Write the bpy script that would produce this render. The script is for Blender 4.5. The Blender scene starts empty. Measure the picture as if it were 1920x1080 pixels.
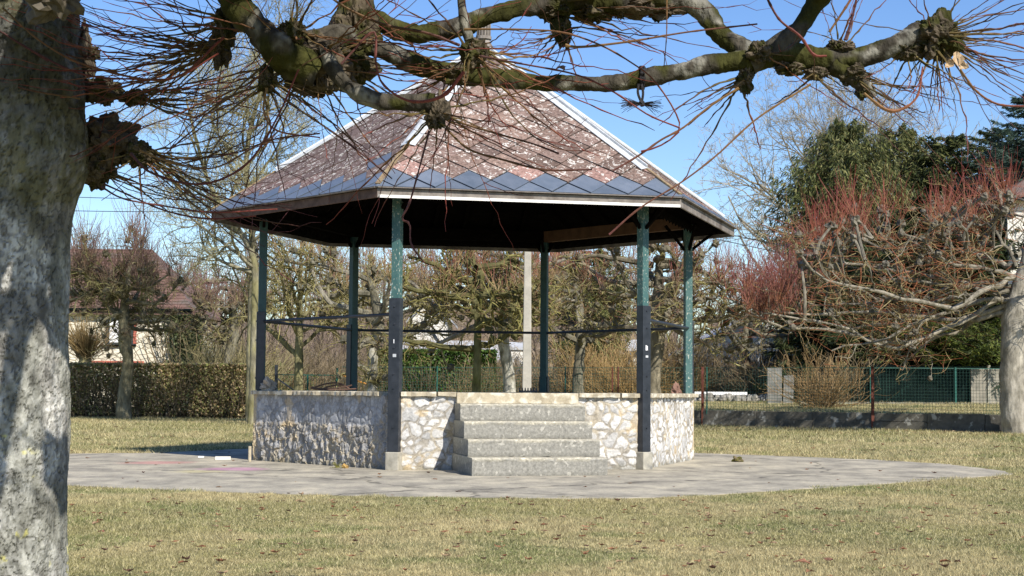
import bpy, math
import numpy as np
from mathutils import Matrix, Vector
scene = bpy.context.scene

# ------------------------------------------------------------------ camera, light
F, CH, PITCH, ROLL = 2909.7, 1.1239, 0.0663, 0.0076      # focal length in photo pixels, eye height, tilt, roll
cam_d = bpy.data.cameras.new('camera'); cam = bpy.data.objects.new('camera', cam_d)
scene.collection.objects.link(cam); scene.camera = cam
cam_d.sensor_width = 36.0; cam_d.lens = F * 36.0 / 1920.0; cam_d.clip_end = 3000; cam_d.clip_start = 0.05
cam.matrix_world = Matrix.Translation((0, 0, CH)) @ Matrix.Rotation(math.pi/2 + PITCH, 4, 'X') @ Matrix.Rotation(ROLL, 4, 'Z')

SUN_AZ, SUN_EL = math.radians(-58.0), math.radians(40.0)   # direction towards the sun, math angle from +x
world = bpy.data.worlds.new('World'); scene.world = world; world.use_nodes = True
wn, wl = world.node_tree.nodes, world.node_tree.links
sky = wn.new('ShaderNodeTexSky'); sky.sky_type = 'NISHITA'; sky.sun_disc = False
sky.sun_elevation = SUN_EL; sky.sun_rotation = math.pi/2 - SUN_AZ; sky.air_density = 1.0; sky.dust_density = 0.25; sky.ozone_density = 3.0
hsv = wn.new('ShaderNodeHueSaturation'); hsv.inputs['Saturation'].default_value = 1.2; hsv.inputs['Hue'].default_value = .511; wl.new(sky.outputs[0], hsv.inputs['Color']); wl.new(hsv.outputs[0], wn['Background'].inputs[0]); wn['Background'].inputs[1].default_value = 0.11
sd = bpy.data.lights.new('sun', 'SUN'); sd.energy = 4.6; sd.angle = math.radians(0.5); sd.color = (1.0, 0.94, 0.85)
sun = bpy.data.objects.new('sun', sd); scene.collection.objects.link(sun)
S = Vector((math.cos(SUN_AZ)*math.cos(SUN_EL), math.sin(SUN_AZ)*math.cos(SUN_EL), math.sin(SUN_EL)))
sun.rotation_euler = S.to_track_quat('Z', 'Y').to_euler(); sun.location = (20, -30, 40)
vs = scene.view_settings; vs.view_transform = 'Standard'; vs.look = 'None'; vs.exposure = 0.60; vs.gamma = 1; vs.use_curve_mapping = False

# ------------------------------------------------------------------ pixel helpers (photo pixels -> places)
_cp, _sp, _cr, _sr = math.cos(PITCH), math.sin(PITCH), math.cos(ROLL), math.sin(ROLL)
def ray(px, py):
    u2, v2 = (px-960)/F, (540-py)/F
    u, v = u2*_cr - v2*_sr, u2*_sr + v2*_cr
    return np.array([u, _cp - v*_sp, _sp + v*_cp])
def at(px, py, Y):
    r = ray(px, py); return np.array([0, 0, CH]) + r*(Y/r[1])
def gnd(px, py, z=0.0):
    r = ray(px, py); return np.array([0, 0, CH]) + r*((z-CH)/r[2])

# ------------------------------------------------------------------ noise
def _hash(i, seed):
    i = i.astype(np.int64)
    h = (i[..., 0]*374761393 + i[..., 1]*668265263 + i[..., 2]*2147483647 + seed*1274126177) & 0xffffffff
    h = ((h ^ (h >> 13)) * 1274126177) & 0xffffffff
    h = (h ^ (h >> 16)) & 0xffff
    return h/65535.0
def vnoise(P, s=1.0, seed=0):
    P = np.asarray(P, float)*s; i = np.floor(P); f = P-i; f = f*f*(3-2*f); o = 0
    for dx in (0, 1):
        for dy in (0, 1):
            for dz in (0, 1):
                w = (f[..., 0] if dx else 1-f[..., 0])*(f[..., 1] if dy else 1-f[..., 1])*(f[..., 2] if dz else 1-f[..., 2])
                o = o + w*_hash(i+np.array([dx, dy, dz]), seed)
    return o
def fbm(P, s=1.0, seed=0, n=4):
    P = np.asarray(P, float); o, a, t = 0, 1.0, 0
    for k in range(n):
        o = o + a*vnoise(P, s*2**k, seed+k*17); t += a; a *= .5
    return o/t
def sm(x, a, b):
    t = np.clip((x-a)/(b-a), 0, 1); return t*t*(3-2*t)
def mixc(c1, c2, t):
    return np.asarray(c1)*(1-t[..., None]) + np.asarray(c2)*t[..., None]

# ------------------------------------------------------------------ mesh helpers
def root_of(o):
    while o.parent: o = o.parent
    return o
def mesh_obj(name, V, Fs, mat, parent=None, col=None, smooth=False, midx=None, origin=None):
    """V (n,3) world coordinates, Fs list of (m,3)/(m,4) arrays or a list of index lists; ONE mesh object."""
    V = np.asarray(V, float)
    if parent is not None: off = np.array(root_of(parent).location)
    elif origin is not None: off = np.asarray(origin, float)
    else: off = np.zeros(3)
    V = V - off
    loops, counts = [], []
    for f in Fs:
        if isinstance(f, np.ndarray) and f.ndim == 2:
            if len(f): loops.append(f.ravel()); counts.append(np.full(len(f), f.shape[1]))
        else:
            loops.append(np.asarray(f)); counts.append(np.array([len(f)]))
    loops = np.concatenate(loops).astype(np.int32); counts = np.concatenate(counts).astype(np.int32)
    me = bpy.data.meshes.new(name)
    me.vertices.add(len(V)); me.vertices.foreach_set('co', V.astype(np.float32).ravel())
    me.loops.add(len(loops)); me.loops.foreach_set('vertex_index', loops)
    me.polygons.add(len(counts)); st = np.zeros(len(counts), np.int32); st[1:] = np.cumsum(counts)[:-1]
    me.polygons.foreach_set('loop_start', st); me.polygons.foreach_set('loop_total', counts)
    mats = mat if isinstance(mat, (list, tuple)) else [mat]
    for m in mats: me.materials.append(m)
    if midx is not None: me.polygons.foreach_set('material_index', np.asarray(midx, np.int32))
    me.update(calc_edges=True)
    me.polygons.foreach_set('use_smooth', np.full(len(counts), bool(smooth)))
    if col is not None:
        c = np.ones((len(V), 4), np.float32); c[:, :3] = np.clip(col, 0, 1)
        a = me.color_attributes.new('Col', 'FLOAT_COLOR', 'POINT'); a.data.foreach_set('color', c.ravel())
    o = bpy.data.objects.new(name, me); scene.collection.objects.link(o)
    if parent is not None: o.parent = parent
    elif origin is not None: o.location = origin
    return o
def tag(o, label=None, cat=None, group=None, kind=None):
    if label: o['label'] = label
    if cat: o['category'] = cat
    if group: o['group'] = group
    if kind: o['kind'] = kind
    return o
def empty(name, loc, label, cat, group=None):
    o = bpy.data.objects.new(name, None); o.empty_display_size = .2; scene.collection.objects.link(o)
    o.location = [float(c) for c in loc]; return tag(o, label, cat, group)

class MB:
    """collects convex pieces for one mesh"""
    def __init__(s): s.V = []; s.F = []; s.M = []; s.n = 0
    def add(s, V, F, m=0):
        V = np.asarray(V, float)
        s.V.append(V)
        for f in F: s.F.append([i+s.n for i in f]); s.M.append(m)
        s.n += len(V)
    def box(s, c, ex, ey, ez, m=0):      # centre and half-extent vectors
        c, ex, ey, ez = map(lambda a: np.asarray(a, float), (c, ex, ey, ez))
        V = [c+a*ex+b*ey+d*ez for d in (-1, 1) for b in (-1, 1) for a in (-1, 1)]
        s.add(V, [(0, 2, 3, 1), (4, 5, 7, 6), (0, 1, 5, 4), (2, 6, 7, 3), (0, 4, 6, 2), (1, 3, 7, 5)], m)
    def bar(s, a, b, w, h, up=(0, 0, 1), m=0):
        a, b = np.asarray(a, float), np.asarray(b, float); d = b-a; L = np.linalg.norm(d); d = d/L
        r = np.cross(d, up); r = r/np.linalg.norm(r); u = np.cross(r, d)
        s.box((a+b)/2, d*L/2, r*w/2, u*h/2, m)
    def prism(s, poly, z0, z1, m=0):
        poly = [tuple(p[:2]) for p in poly]; n = len(poly)
        V = [(x, y, z0) for x, y in poly]+[(x, y, z1) for x, y in poly]
        s.add(V, [tuple(range(n))[::-1], tuple(range(n, 2*n))]+[(i, (i+1) % n, n+(i+1) % n, n+i) for i in range(n)], m)
    def cyl(s, a, b, r, n=12, m=0, r2=None):
        a, b = np.asarray(a, float), np.asarray(b, float); d = (b-a)/np.linalg.norm(b-a)
        e = np.cross(d, (0, 0, 1) if abs(d[2]) < .9 else (1, 0, 0)); e /= np.linalg.norm(e); g = np.cross(d, e)
        r2 = r if r2 is None else r2
        t = [2*math.pi*i/n for i in range(n)]
        V = [a+r*(math.cos(q)*e+math.sin(q)*g) for q in t]+[b+r2*(math.cos(q)*e+math.sin(q)*g) for q in t]
        s.add(V, [tuple(range(n)), tuple(range(n, 2*n))[::-1]]+[(i, n+i, n+(i+1) % n, (i+1) % n) for i in range(n)], m)
    def build(s, name, mat, parent=None, bevel=0, smooth=False, origin=None):
        o = mesh_obj(name, np.concatenate(s.V), s.F, mat, parent, smooth=smooth, midx=s.M, origin=origin)
        if bevel:
            b = o.modifiers.new('bevel', 'BEVEL'); b.width = bevel; b.segments = 2; b.limit_method = 'ANGLE'
        return o

def tubes(P, R, sides=3):
    """P (N,K,3), R (N,K) -> verts, quads"""
    N, K, _ = P.shape
    T = np.empty_like(P); T[:, 1:-1] = P[:, 2:]-P[:, :-2]; T[:, 0] = P[:, 1]-P[:, 0]; T[:, -1] = P[:, -1]-P[:, -2]
    T /= np.linalg.norm(T, axis=2, keepdims=True)+1e-9
    m = T.mean(axis=1); ref = np.where((np.abs(m[:, 2]) > .7)[:, None], np.array([1.0, .13, 0]), np.array([0.1, 0, 1.0]))
    A = np.cross(T, ref[:, None, :]); A /= np.linalg.norm(A, axis=2, keepdims=True)+1e-9
    B = np.cross(T, A)
    th = np.arange(sides)*2*math.pi/sides
    V = P[:, :, None, :]+R[:, :, None, None]*(np.cos(th)[None, None, :, None]*A[:, :, None, :]+np.sin(th)[None, None, :, None]*B[:, :, None, :])
    idx = np.arange(N*K*sides).reshape(N, K, sides)
    a, b = idx[:, :-1], idx[:, 1:]
    Q = np.stack([a, b, np.roll(b, -1, 2), np.roll(a, -1, 2)], -1).reshape(-1, 4)
    return V.reshape(-1, 3), Q
class Cloud:
    """joins tube batches, blobs and leaf faces with colours into one mesh"""
    def __init__(s): s.V = []; s.F = []; s.C = []; s.n = 0
    def add(s, V, F, C):
        C = np.asarray(C, float)
        if C.ndim == 1: C = np.tile(C, (len(V), 1))
        s.V.append(V); s.F.append(F+s.n); s.C.append(C); s.n += len(V)
    def tubes(s, P, R, sides, c0, c1=None, rng=None, var=.25):
        V, Q = tubes(P, R, sides); N, K = R.shape
        c1 = c0 if c1 is None else c1
        t = np.linspace(0, 1, K)[None, :, None]
        C = np.asarray(c0)*(1-t)+np.asarray(c1)*t + np.zeros((N, K, 3))
        if rng is not None: C = C*(1+var*rng.uniform(-1, 1, (N, 1, 1)))
        s.add(V, Q, np.repeat(C[:, :, None, :], sides, 2).reshape(-1, 3))
    def blob(s, c, r, col, seed=0, rough=.45, nu=20, nv=12, squash=(1, 1, 1), moss=None, freq=2.2):
        V, Q, n = blob(c, r, seed, rough, nu, nv, squash, freq)
        C = np.tile(np.asarray(col, float), (len(V), 1))
        m = fbm(V, 3/r, seed+5, 3)
        C = C*(0.6+.8*m)[:, None]
        if moss is not None: C = mixc(C, moss, sm(fbm(V, 2/r, seed+9, 3), .4, .6))
        s.add(V, Q, C)
    def build(s, name, mat, parent=None, smooth=False, origin=None):
        V = np.concatenate(s.V); C = np.concatenate(s.C)
        return mesh_obj(name, V, s.F, mat, parent, col=C, smooth=smooth, origin=origin)
def blob(c, r, seed=0, rough=.45, nu=20, nv=12, squash=(1, 1, 1), freq=2.2):
    u = np.linspace(0, 2*math.pi, nu, endpoint=False); v = np.linspace(.02, math.pi-.02, nv)
    U, W = np.meshgrid(u, v); n = np.stack([np.cos(U)*np.sin(W), np.sin(U)*np.sin(W), np.cos(W)], -1).reshape(-1, 3)
    d = 1+rough*2*(fbm(n+seed*3.7, freq, seed, 4)-.5)*1.6
    V = np.asarray(c)+n*d[:, None]*r*np.asarray(squash)
    i = np.arange(nu*nv).reshape(nv, nu); a, b = i[:-1], i[1:]
    Q = np.stack([a, b, np.roll(b, -1, 1), np.roll(a, -1, 1)], -1).reshape(-1, 4)
    return V, Q, n
def spline(P, n):
    """Catmull-Rom resample of rows (any columns)"""
    P = np.asarray(P, float); Q = np.vstack([2*P[0]-P[1], P, 2*P[-1]-P[-2]])
    L = np.linalg.norm(np.diff(P[:, :3], axis=0), axis=1); L = np.concatenate([[0], np.cumsum(L)]); L /= L[-1]
    o = []
    for t in np.linspace(0, 1, n):
        k = min(np.searchsorted(L, t, 'right')-1, len(P)-2); f = (t-L[k])/(L[k+1]-L[k]+1e-12)
        a, b, c, d = Q[k], Q[k+1], Q[k+2], Q[k+3]
        o.append(.5*((2*b)+(-a+c)*f+(2*a-5*b+4*c-d)*f*f+(-a+3*b-3*c+d)*f**3))
    return np.array(o)
def nrm(v): return v/(np.linalg.norm(v, axis=-1, keepdims=True)+1e-9)
def grow(S0, D, L, K, wig, up, rng):
    N = len(S0); P = np.zeros((N, K, 3)); P[:, 0] = S0; d = nrm(np.asarray(D, float)); st = (np.asarray(L)/(K-1)).reshape(-1, 1)
    for k in range(1, K):
        d = nrm(d+wig*rng.normal(size=(N, 3))+np.array([0, 0, up])); P[:, k] = P[:, k-1]+d*st
    return P
def spawn(P, R, n, t0, t1, ang, rng, outw=0.0):
    N, K, _ = P.shape; i = rng.integers(0, N, n); t = rng.uniform(t0, t1, n)*(K-1); k = np.minimum(t.astype(int), K-2); f = (t-k)[:, None]
    S0 = P[i, k]*(1-f)+P[i, k+1]*f; T = nrm(P[i, k+1]-P[i, k]); r = R[i, k]*(1-f[:, 0])+R[i, k+1]*f[:, 0]
    q = nrm(np.cross(T, rng.normal(size=(n, 3)))); a = ang*rng.uniform(.6, 1.3, n)[:, None]
    return S0, nrm(T*np.cos(a)+q*np.sin(a)), r, t/(K-1)

# ------------------------------------------------------------------ materials
def new_mat(name):
    m = bpy.data.materials.new(name); m.use_nodes = True; return m, m.node_tree.nodes, m.node_tree.links, m.node_tree.nodes['Principled BSDF']
def N_(nt, typ, ins=None, **kw):
    n = nt.new(typ)
    for k, v in kw.items(): setattr(n, k, v)
    if ins:
        for k, v in ins.items(): n.inputs[k].default_value = v
    return n
def noisy(name, c1, c2, scale=8, rough=.8, bump=.3, c3=None, s3=2.0, detail=8, spec=.3, attr=False, bscale=None, dist=.02, stretch=None, thr=(.35, .65), t3=(.5, .65)):
    """two- or three-tone noise material; attr multiplies by vertex colour"""
    m, n, l, b = new_mat(name)
    tc = n.new('ShaderNodeTexCoord'); src = tc.outputs['Object']
    if stretch:
        mp = n.new('ShaderNodeMapping'); mp.inputs['Scale'].default_value = stretch; l.new(src, mp.inputs[0]); src = mp.outputs[0]
    nz = N_(n, 'ShaderNodeTexNoise', {'Scale': scale, 'Detail': detail, 'Roughness': .65}); l.new(src, nz.inputs['Vector'])
    mr = N_(n, 'ShaderNodeMapRange', {'From Min': thr[0], 'From Max': thr[1]}); l.new(nz.outputs[0], mr.inputs[0])
    mx = N_(n, 'ShaderNodeMix', data_type='RGBA'); mx.inputs['A'].default_value = (*c1, 1); mx.inputs['B'].default_value = (*c2, 1)
    l.new(mr.outputs[0], mx.inputs['Factor']); out = mx.outputs['Result']
    if c3:
        n3 = N_(n, 'ShaderNodeTexNoise', {'Scale': s3, 'Detail': 5.0}); l.new(src, n3.inputs['Vector'])
        r3 = N_(n, 'ShaderNodeMapRange', {'From Min': t3[0], 'From Max': t3[1]}); l.new(n3.outputs[0], r3.inputs[0])
        m3 = N_(n, 'ShaderNodeMix', data_type='RGBA'); m3.inputs['B'].default_value = (*c3, 1)
        l.new(out, m3.inputs['A']); l.new(r3.outputs[0], m3.inputs['Factor']); out = m3.outputs['Result']
    if attr:
        at_ = n.new('ShaderNodeAttribute'); at_.attribute_name = 'Col'
        m4 = N_(n, 'ShaderNodeMix', data_type='RGBA', blend_type='MULTIPLY'); m4.inputs['Factor'].default_value = 1
        l.new(at_.outputs['Color'], m4.inputs['A']); l.new(out, m4.inputs['B']); out = m4.outputs['Result']
    l.new(out, b.inputs['Base Color']); b.inputs['Roughness'].default_value = rough; b.inputs['Specular IOR Level'].default_value = spec
    if bump:
        nb = N_(n, 'ShaderNodeTexNoise', {'Scale': bscale or scale*2, 'Detail': 8.0}); l.new(src, nb.inputs['Vector'])
        bp = N_(n, 'ShaderNodeBump', {'Strength': bump, 'Distance': dist}); l.new(nb.outputs[0], bp.inputs['Height']); l.new(bp.outputs[0], b.inputs['Normal'])
    return m
M_veg = noisy('twig_bark', (.8, .8, .8), (1.15, 1.15, 1.15), 40, .75, 0, attr=True, spec=.2)
M_shoot = noisy('shoot_bark', (.55, .55, .55), (.95, .95, .95), 60, .6, 0, attr=True, spec=.18)
M_bark = noisy('tree_bark', (.55, .55, .55), (1.35, 1.35, 1.35), 18, .95, .9, attr=True, spec=.1, stretch=(1, 1, .55), dist=.02, bscale=42)
M_farbark = noisy('far_bark', (.42, .42, .40), (1.1, 1.1, 1.1), 5, .9, .6, attr=True, spec=.1, stretch=(1, 1, .4), dist=.05)
def leaf_mat(name, tr=.35):
    m, n, l, b = new_mat(name)
    a = n.new('ShaderNodeAttribute'); a.attribute_name = 'Col'; l.new(a.outputs['Color'], b.inputs['Base Color'])
    b.inputs['Roughness'].default_value = .55; b.inputs['Specular IOR Level'].default_value = .25
    t = n.new('ShaderNodeBsdfTranslucent'); l.new(a.outputs['Color'], t.inputs['Color'])
    mx = n.new('ShaderNodeMixShader'); mx.inputs[0].default_value = tr
    l.new(b.outputs[0], mx.inputs[1]); l.new(t.outputs[0], mx.inputs[2]); l.new(mx.outputs[0], n['Material Output'].inputs['Surface'])
    return m
M_leaf = leaf_mat('leaf'); M_grass = leaf_mat('grass_blade', .3)
M_conc = noisy('weathered_concrete', (.25, .235, .19), (.46, .43, .35), 5, .9, .35, c3=(.17, .165, .15), s3=3, dist=.008, bscale=60)
M_step = noisy('step_concrete', (.30, .29, .25), (.52, .50, .435), 30, .92, .5, c3=(.68, .65, .56), s3=14, t3=(.61, .66), dist=.01, bscale=50, attr=True)
M_coping = noisy('coping_concrete', (.27, .23, .16), (.48, .42, .30), 6, .9, .5, c3=(.60, .56, .45), s3=9, dist=.01, bscale=40)
M_black = noisy('dark_blue_painted_steel', (.012, .015, .020), (.027, .031, .039), 9, .42, .12, spec=.5, dist=.003)
M_pgreen = noisy('flaking_green_paint', (.035, .095, .092), (.06, .13, .12), 12, .6, .2, c3=(.42, .43, .36), s3=55, spec=.4, dist=.002, stretch=(1, 1, .45), t3=(.60, .66))
M_dgreen = noisy('shaded_green_paint', (.018, .05, .05), (.028, .075, .072), 12, .5, .1, spec=.4)  # darker copy of the post green, roof shade painted into the colour
M_dwood = noisy('dark_roof_timber', (.003, .0025, .002), (.007, .0055, .0045), 6, 1, .4, spec=.02, stretch=(1, 1, 6))
M_bwood = noisy('lit_brown_board', (.07, .035, .016), (.12, .06, .03), 6, .75, .3)  # brown for the right back beam, its bounced light put into the colour
M_fascia = noisy('weathered_grey_board', (.14, .12, .105), (.25, .225, .195), 7, .85, .4, c3=(.10, .08, .065), s3=3, dist=.006)
M_fasciad = noisy('brown_old_board', (.075, .045, .032), (.15, .095, .07), 7, .85, .4, dist=.006)
M_white = noisy('white_painted_strip', (.62, .61, .56), (.78, .77, .72), 10, .6, .2)
M_zinc = noisy('pale_zinc', (.40, .42, .43), (.60, .62, .62), 9, .45, .25, spec=.6, dist=.004)
M_stickw = noisy('white_sticker', (.7, .7, .7), (.85, .85, .85), 60, .5, 0)
M_rope = noisy('black_cord', (.012, .011, .012), (.03, .028, .03), 60, .9, .5)
M_ltarget = None

def attr_mat(name, rough=.85, bump=.25, bs=70, mul=(.8, 1.2), spec=.2, dist=.006):
    return noisy(name, (mul[0],)*3, (mul[1],)*3, 30, rough, bump, attr=True, bscale=bs, spec=spec, dist=dist)
M_stone = attr_mat('rubble_stone', .9, .5, 60, (.78, 1.2))
M_slate = noisy('blue_grey_slate', (.10, .125, .16), (.15, .175, .215), 3, .38, .08, spec=.5, attr=True, dist=.002)
def roof_mat():
    m, n, l, b = new_mat('lichened_red_shingle')
    tc = n.new('ShaderNodeTexCoord'); src = tc.outputs['Object']
    a = n.new('ShaderNodeAttribute'); a.attribute_name = 'Col'
    nz = N_(n, 'ShaderNodeTexNoise', {'Scale': 22.0, 'Detail': 8.0, 'Roughness': .75}); l.new(src, nz.inputs['Vector'])
    cr = n.new('ShaderNodeValToRGB'); l.new(nz.outputs[0], cr.inputs[0])
    e = cr.color_ramp.elements; e[0].position = .36; e[0].color = (.40, .38, .38, 1); e[1].position = .68; e[1].color = (1.4, 1.35, 1.32, 1)
    m1 = N_(n, 'ShaderNodeMix', data_type='RGBA', blend_type='MULTIPLY'); m1.inputs['Factor'].default_value = 1
    l.new(a.outputs['Color'], m1.inputs['A']); l.new(cr.outputs[0], m1.inputs['B']); out = m1.outputs['Result']
    # curled white lichen rings: warped cell distance bands, broken by a mask
    wz = N_(n, 'ShaderNodeTexNoise', {'Scale': 9.0, 'Detail': 3.0}); l.new(src, wz.inputs['Vector'])
    wa = N_(n, 'ShaderNodeVectorMath', operation='MULTIPLY_ADD'); l.new(wz.outputs['Color'], wa.inputs[0]); wa.inputs[1].default_value = (.16, .16, .16); l.new(src, wa.inputs[2])
    for sc, lo, hi, mt, ms in ((6.0, .30, .40, .45, 2.3), (11.0, .24, .38, .44, 3.7), (26.0, .0, .26, .51, 4.9)):
        vo = N_(n, 'ShaderNodeTexVoronoi', {'Scale': sc, 'Randomness': 1.0}); l.new(wa.outputs[0], vo.inputs['Vector'])
        x1 = N_(n, 'ShaderNodeMath', operation='COMPARE'); x1.inputs[1].default_value = (lo+hi)/2; x1.inputs[2].default_value = (hi-lo)/2; l.new(vo.outputs['Distance'], x1.inputs[0])
        mk = N_(n, 'ShaderNodeTexNoise', {'Scale': ms*3.1, 'Detail': 2.0}); l.new(src, mk.inputs['Vector'])
        mm = N_(n, 'ShaderNodeMath', operation='GREATER_THAN'); mm.inputs[1].default_value = mt+.095; l.new(mk.outputs[0], mm.inputs[0])
        mu = N_(n, 'ShaderNodeMath', operation='MULTIPLY'); l.new(x1.outputs[0], mu.inputs[0]); l.new(mm.outputs[0], mu.inputs[1])
        mf = N_(n, 'ShaderNodeMath', operation='MULTIPLY'); mf.inputs[1].default_value = .85; l.new(mu.outputs[0], mf.inputs[0])
        mx = N_(n, 'ShaderNodeMix', data_type='RGBA'); mx.inputs['B'].default_value = (.56, .53, .48, 1); l.new(mf.outputs[0], mx.inputs['Factor']); l.new(out, mx.inputs['A']); out = mx.outputs['Result']
    l.new(out, b.inputs['Base Color']); b.inputs['Roughness'].default_value = .9; b.inputs['Specular IOR Level'].default_value = .15
    bp = N_(n, 'ShaderNodeBump', {'Strength': .5, 'Distance': .006}); l.new(nz.outputs[0], bp.inputs['Height']); l.new(bp.outputs[0], b.inputs['Normal'])
    return m
M_roof = roof_mat()

# ------------------------------------------------------------------ ground colours shared by sheet and blades
STRAW, OLIVE, GREEN = np.array([.45, .375, .195]), np.array([.285, .26, .11]), np.array([.16, .195, .06])
def lawn_col(P):
    """patchy lawn colour at points P"""
    Q = np.array(P, float); Q[:, 2] = 0
    a = fbm(Q*np.array([.6, 1, 1]), .55, 3, 4); g = fbm(Q, 1.3, 8, 4)
    c = mixc(np.tile(OLIVE, (len(Q), 1)), STRAW, sm(a, .38, .58)); c = mixc(c, GREEN, sm(g, .52, .68)*.75)
    return c
def ground_mat():
    m, n, l, b = new_mat('lawn_soil')
    tc = n.new('ShaderNodeTexCoord'); src = tc.outputs['Object']
    big = N_(n, 'ShaderNodeTexNoise', {'Scale': .5, 'Detail': 8.0, 'Roughness': .6}); l.new(src, big.inputs['Vector'])
    cr = n.new('ShaderNodeValToRGB'); l.new(big.outputs[0], cr.inputs[0]); e = cr.color_ramp.elements
    e[0].position = .38; e[0].color = (.17, .18, .075, 1); e[1].position = .6; e[1].color = (.38, .32, .16, 1); k = e.new(.48); k.color = (.26, .24, .10, 1)
    fine = N_(n, 'ShaderNodeTexNoise', {'Scale': 45.0, 'Detail': 8.0, 'Roughness': .8}); l.new(src, fine.inputs['Vector'])
    fr = N_(n, 'ShaderNodeMapRange', {'From Min': .3, 'From Max': .7, 'To Min': .45, 'To Max': 1.35}); l.new(fine.outputs[0], fr.inputs[0])
    mx = N_(n, 'ShaderNodeMix', data_type='RGBA', blend_type='MULTIPLY'); mx.inputs['Factor'].default_value = 1
    l.new(cr.outputs[0], mx.inputs['A']); l.new(fr.outputs[0], mx.inputs['B']); l.new(mx.outputs['Result'], b.inputs['Base Color'])
    b.inputs['Roughness'].default_value = 1; b.inputs['Specular IOR Level'].default_value = .1
    bp = N_(n, 'ShaderNodeBump', {'Strength': .6, 'Distance': .03}); l.new(fine.outputs[0], bp.inputs['Height']); l.new(bp.outputs[0], b.inputs['Normal'])
    return m
M_ground = ground_mat()
def apron_mat():
    m, n, l, b = new_mat('worn_pavement')
    tc = n.new('ShaderNodeTexCoord'); src = tc.outputs['Object']
    mp = n.new('ShaderNodeMapping'); mp.inputs['Scale'].default_value = (1.25, .85, 1); l.new(src, mp.inputs[0])
    a = N_(n, 'ShaderNodeTexNoise', {'Scale': 1.3, 'Detail': 10.0, 'Roughness': .72}); l.new(mp.outputs[0], a.inputs['Vector'])
    cr = n.new('ShaderNodeValToRGB'); l.new(a.outputs[0], cr.inputs[0]); e = cr.color_ramp.elements
    e[0].position = .36; e[0].color = (.215, .197, .155, 1); e[1].position = .64; e[1].color = (.51, .455, .335, 1); k = e.new(.5); k.color = (.355, .322, .25, 1)
    f = N_(n, 'ShaderNodeTexNoise', {'Scale': 60.0, 'Detail': 6.0, 'Roughness': .8}); l.new(src, f.inputs['Vector'])
    fr = N_(n, 'ShaderNodeMapRange', {'From Min': .3, 'From Max': .7, 'To Min': .72, 'To Max': 1.22}); l.new(f.outputs[0], fr.inputs[0])
    mx = N_(n, 'ShaderNodeMix', data_type='RGBA', blend_type='MULTIPLY'); mx.inputs['Factor'].default_value = 1
    l.new(cr.outputs[0], mx.inputs['A']); l.new(fr.outputs[0], mx.inputs['B']); out = mx.outputs['Result']
    # cracks
    dz = N_(n, 'ShaderNodeTexNoise', {'Scale': 2.0, 'Detail': 5.0}); l.new(src, dz.inputs['Vector'])
    dm = N_(n, 'ShaderNodeVectorMath', operation='MULTIPLY_ADD'); dm.inputs[1].default_value = (.7, .7, .7); l.new(dz.outputs['Color'], dm.inputs[0]); l.new(src, dm.inputs[2])
    v = N_(n, 'ShaderNodeTexVoronoi', {'Scale': .17}, feature='DISTANCE_TO_EDGE'); l.new(dm.outputs[0], v.inputs['Vector'])
    lt = N_(n, 'ShaderNodeMapRange', {'From Min': .003, 'From Max': .007, 'To Min': .5, 'To Max': 1.0}); l.new(v.outputs['Distance'], lt.inputs[0])
    m2 = N_(n, 'ShaderNodeMix', data_type='RGBA', blend_type='MULTIPLY'); m2.inputs['Factor'].default_value = 1
    l.new(out, m2.inputs['A']); l.new(lt.outputs[0], m2.inputs['B']); out = m2.outputs['Result']
    # faded chalk scribbles
    for (px, py), rad, c in (((293, 868), .55, (.50, .20, .19)), ((440, 880), .5, (.50, .22, .36)), ((370, 885), .35, (.55, .48, .25))):
        p = gnd(px, py)
        sb = N_(n, 'ShaderNodeVectorMath', operation='DISTANCE'); sb.inputs[1].default_value = (p[0], p[1], 0); l.new(dm.outputs[0], sb.inputs[0])
        sb.inputs[1].default_value = (p[0]+.35, p[1]+.35, .35)
        r = N_(n, 'ShaderNodeMapRange', {'From Min': rad*.5, 'From Max': rad*1.2, 'To Min': .55, 'To Max': 0.0}); l.new(sb.outputs['Value'], r.inputs[0])
        m3 = N_(n, 'ShaderNodeMix', data_type='RGBA'); m3.inputs['B'].default_value = (*c, 1); l.new(r.outputs[0], m3.inputs['Factor']); l.new(out, m3.inputs['A']); out = m3.outputs['Result']
    l.new(out, b.inputs['Base Color']); b.inputs['Roughness'].default_value = .92; b.inputs['Specular IOR Level'].default_value = .2
    bp = N_(n, 'ShaderNodeBump', {'Strength': .5, 'Distance': .01}); l.new(f.outputs[0], bp.inputs['Height']); l.new(bp.outputs[0], b.inputs['Normal'])
    return m
M_apron = apron_mat()

# ------------------------------------------------------------------ ground, apron, terrace, hill
rng = np.random.default_rng(5)
g = MB(); g.add([(-900, -300, 0), (900, -300, 0), (900, 1500, 0), (-900, 1500, 0)], [(0, 1, 2, 3)])
tag(g.build('ground', M_ground), kind='structure')
near = [(-700, 905), (-250, 903), (125, 911), (300, 918), (450, 925), (700, 931), (960, 934), (1150, 936), (1300, 931), (1450, 921), (1580, 913), (1700, 905), (1820, 896), (1905, 890)]
far = [(1870, 882), (1780, 871), (1650, 863), (1500, 857), (1400, 853), (1310, 850)]
apron_poly = [gnd(*p)[:2] for p in near]+[gnd(*p)[:2] for p in far]+[np.array((2.6, 30.2)), np.array((-1.0, 31.0)), np.array((-4.5, 30.2))]+[gnd(*p)[:2] for p in ((300, 849.5), (125, 851), (-300, 852), (-700, 855))]
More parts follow.
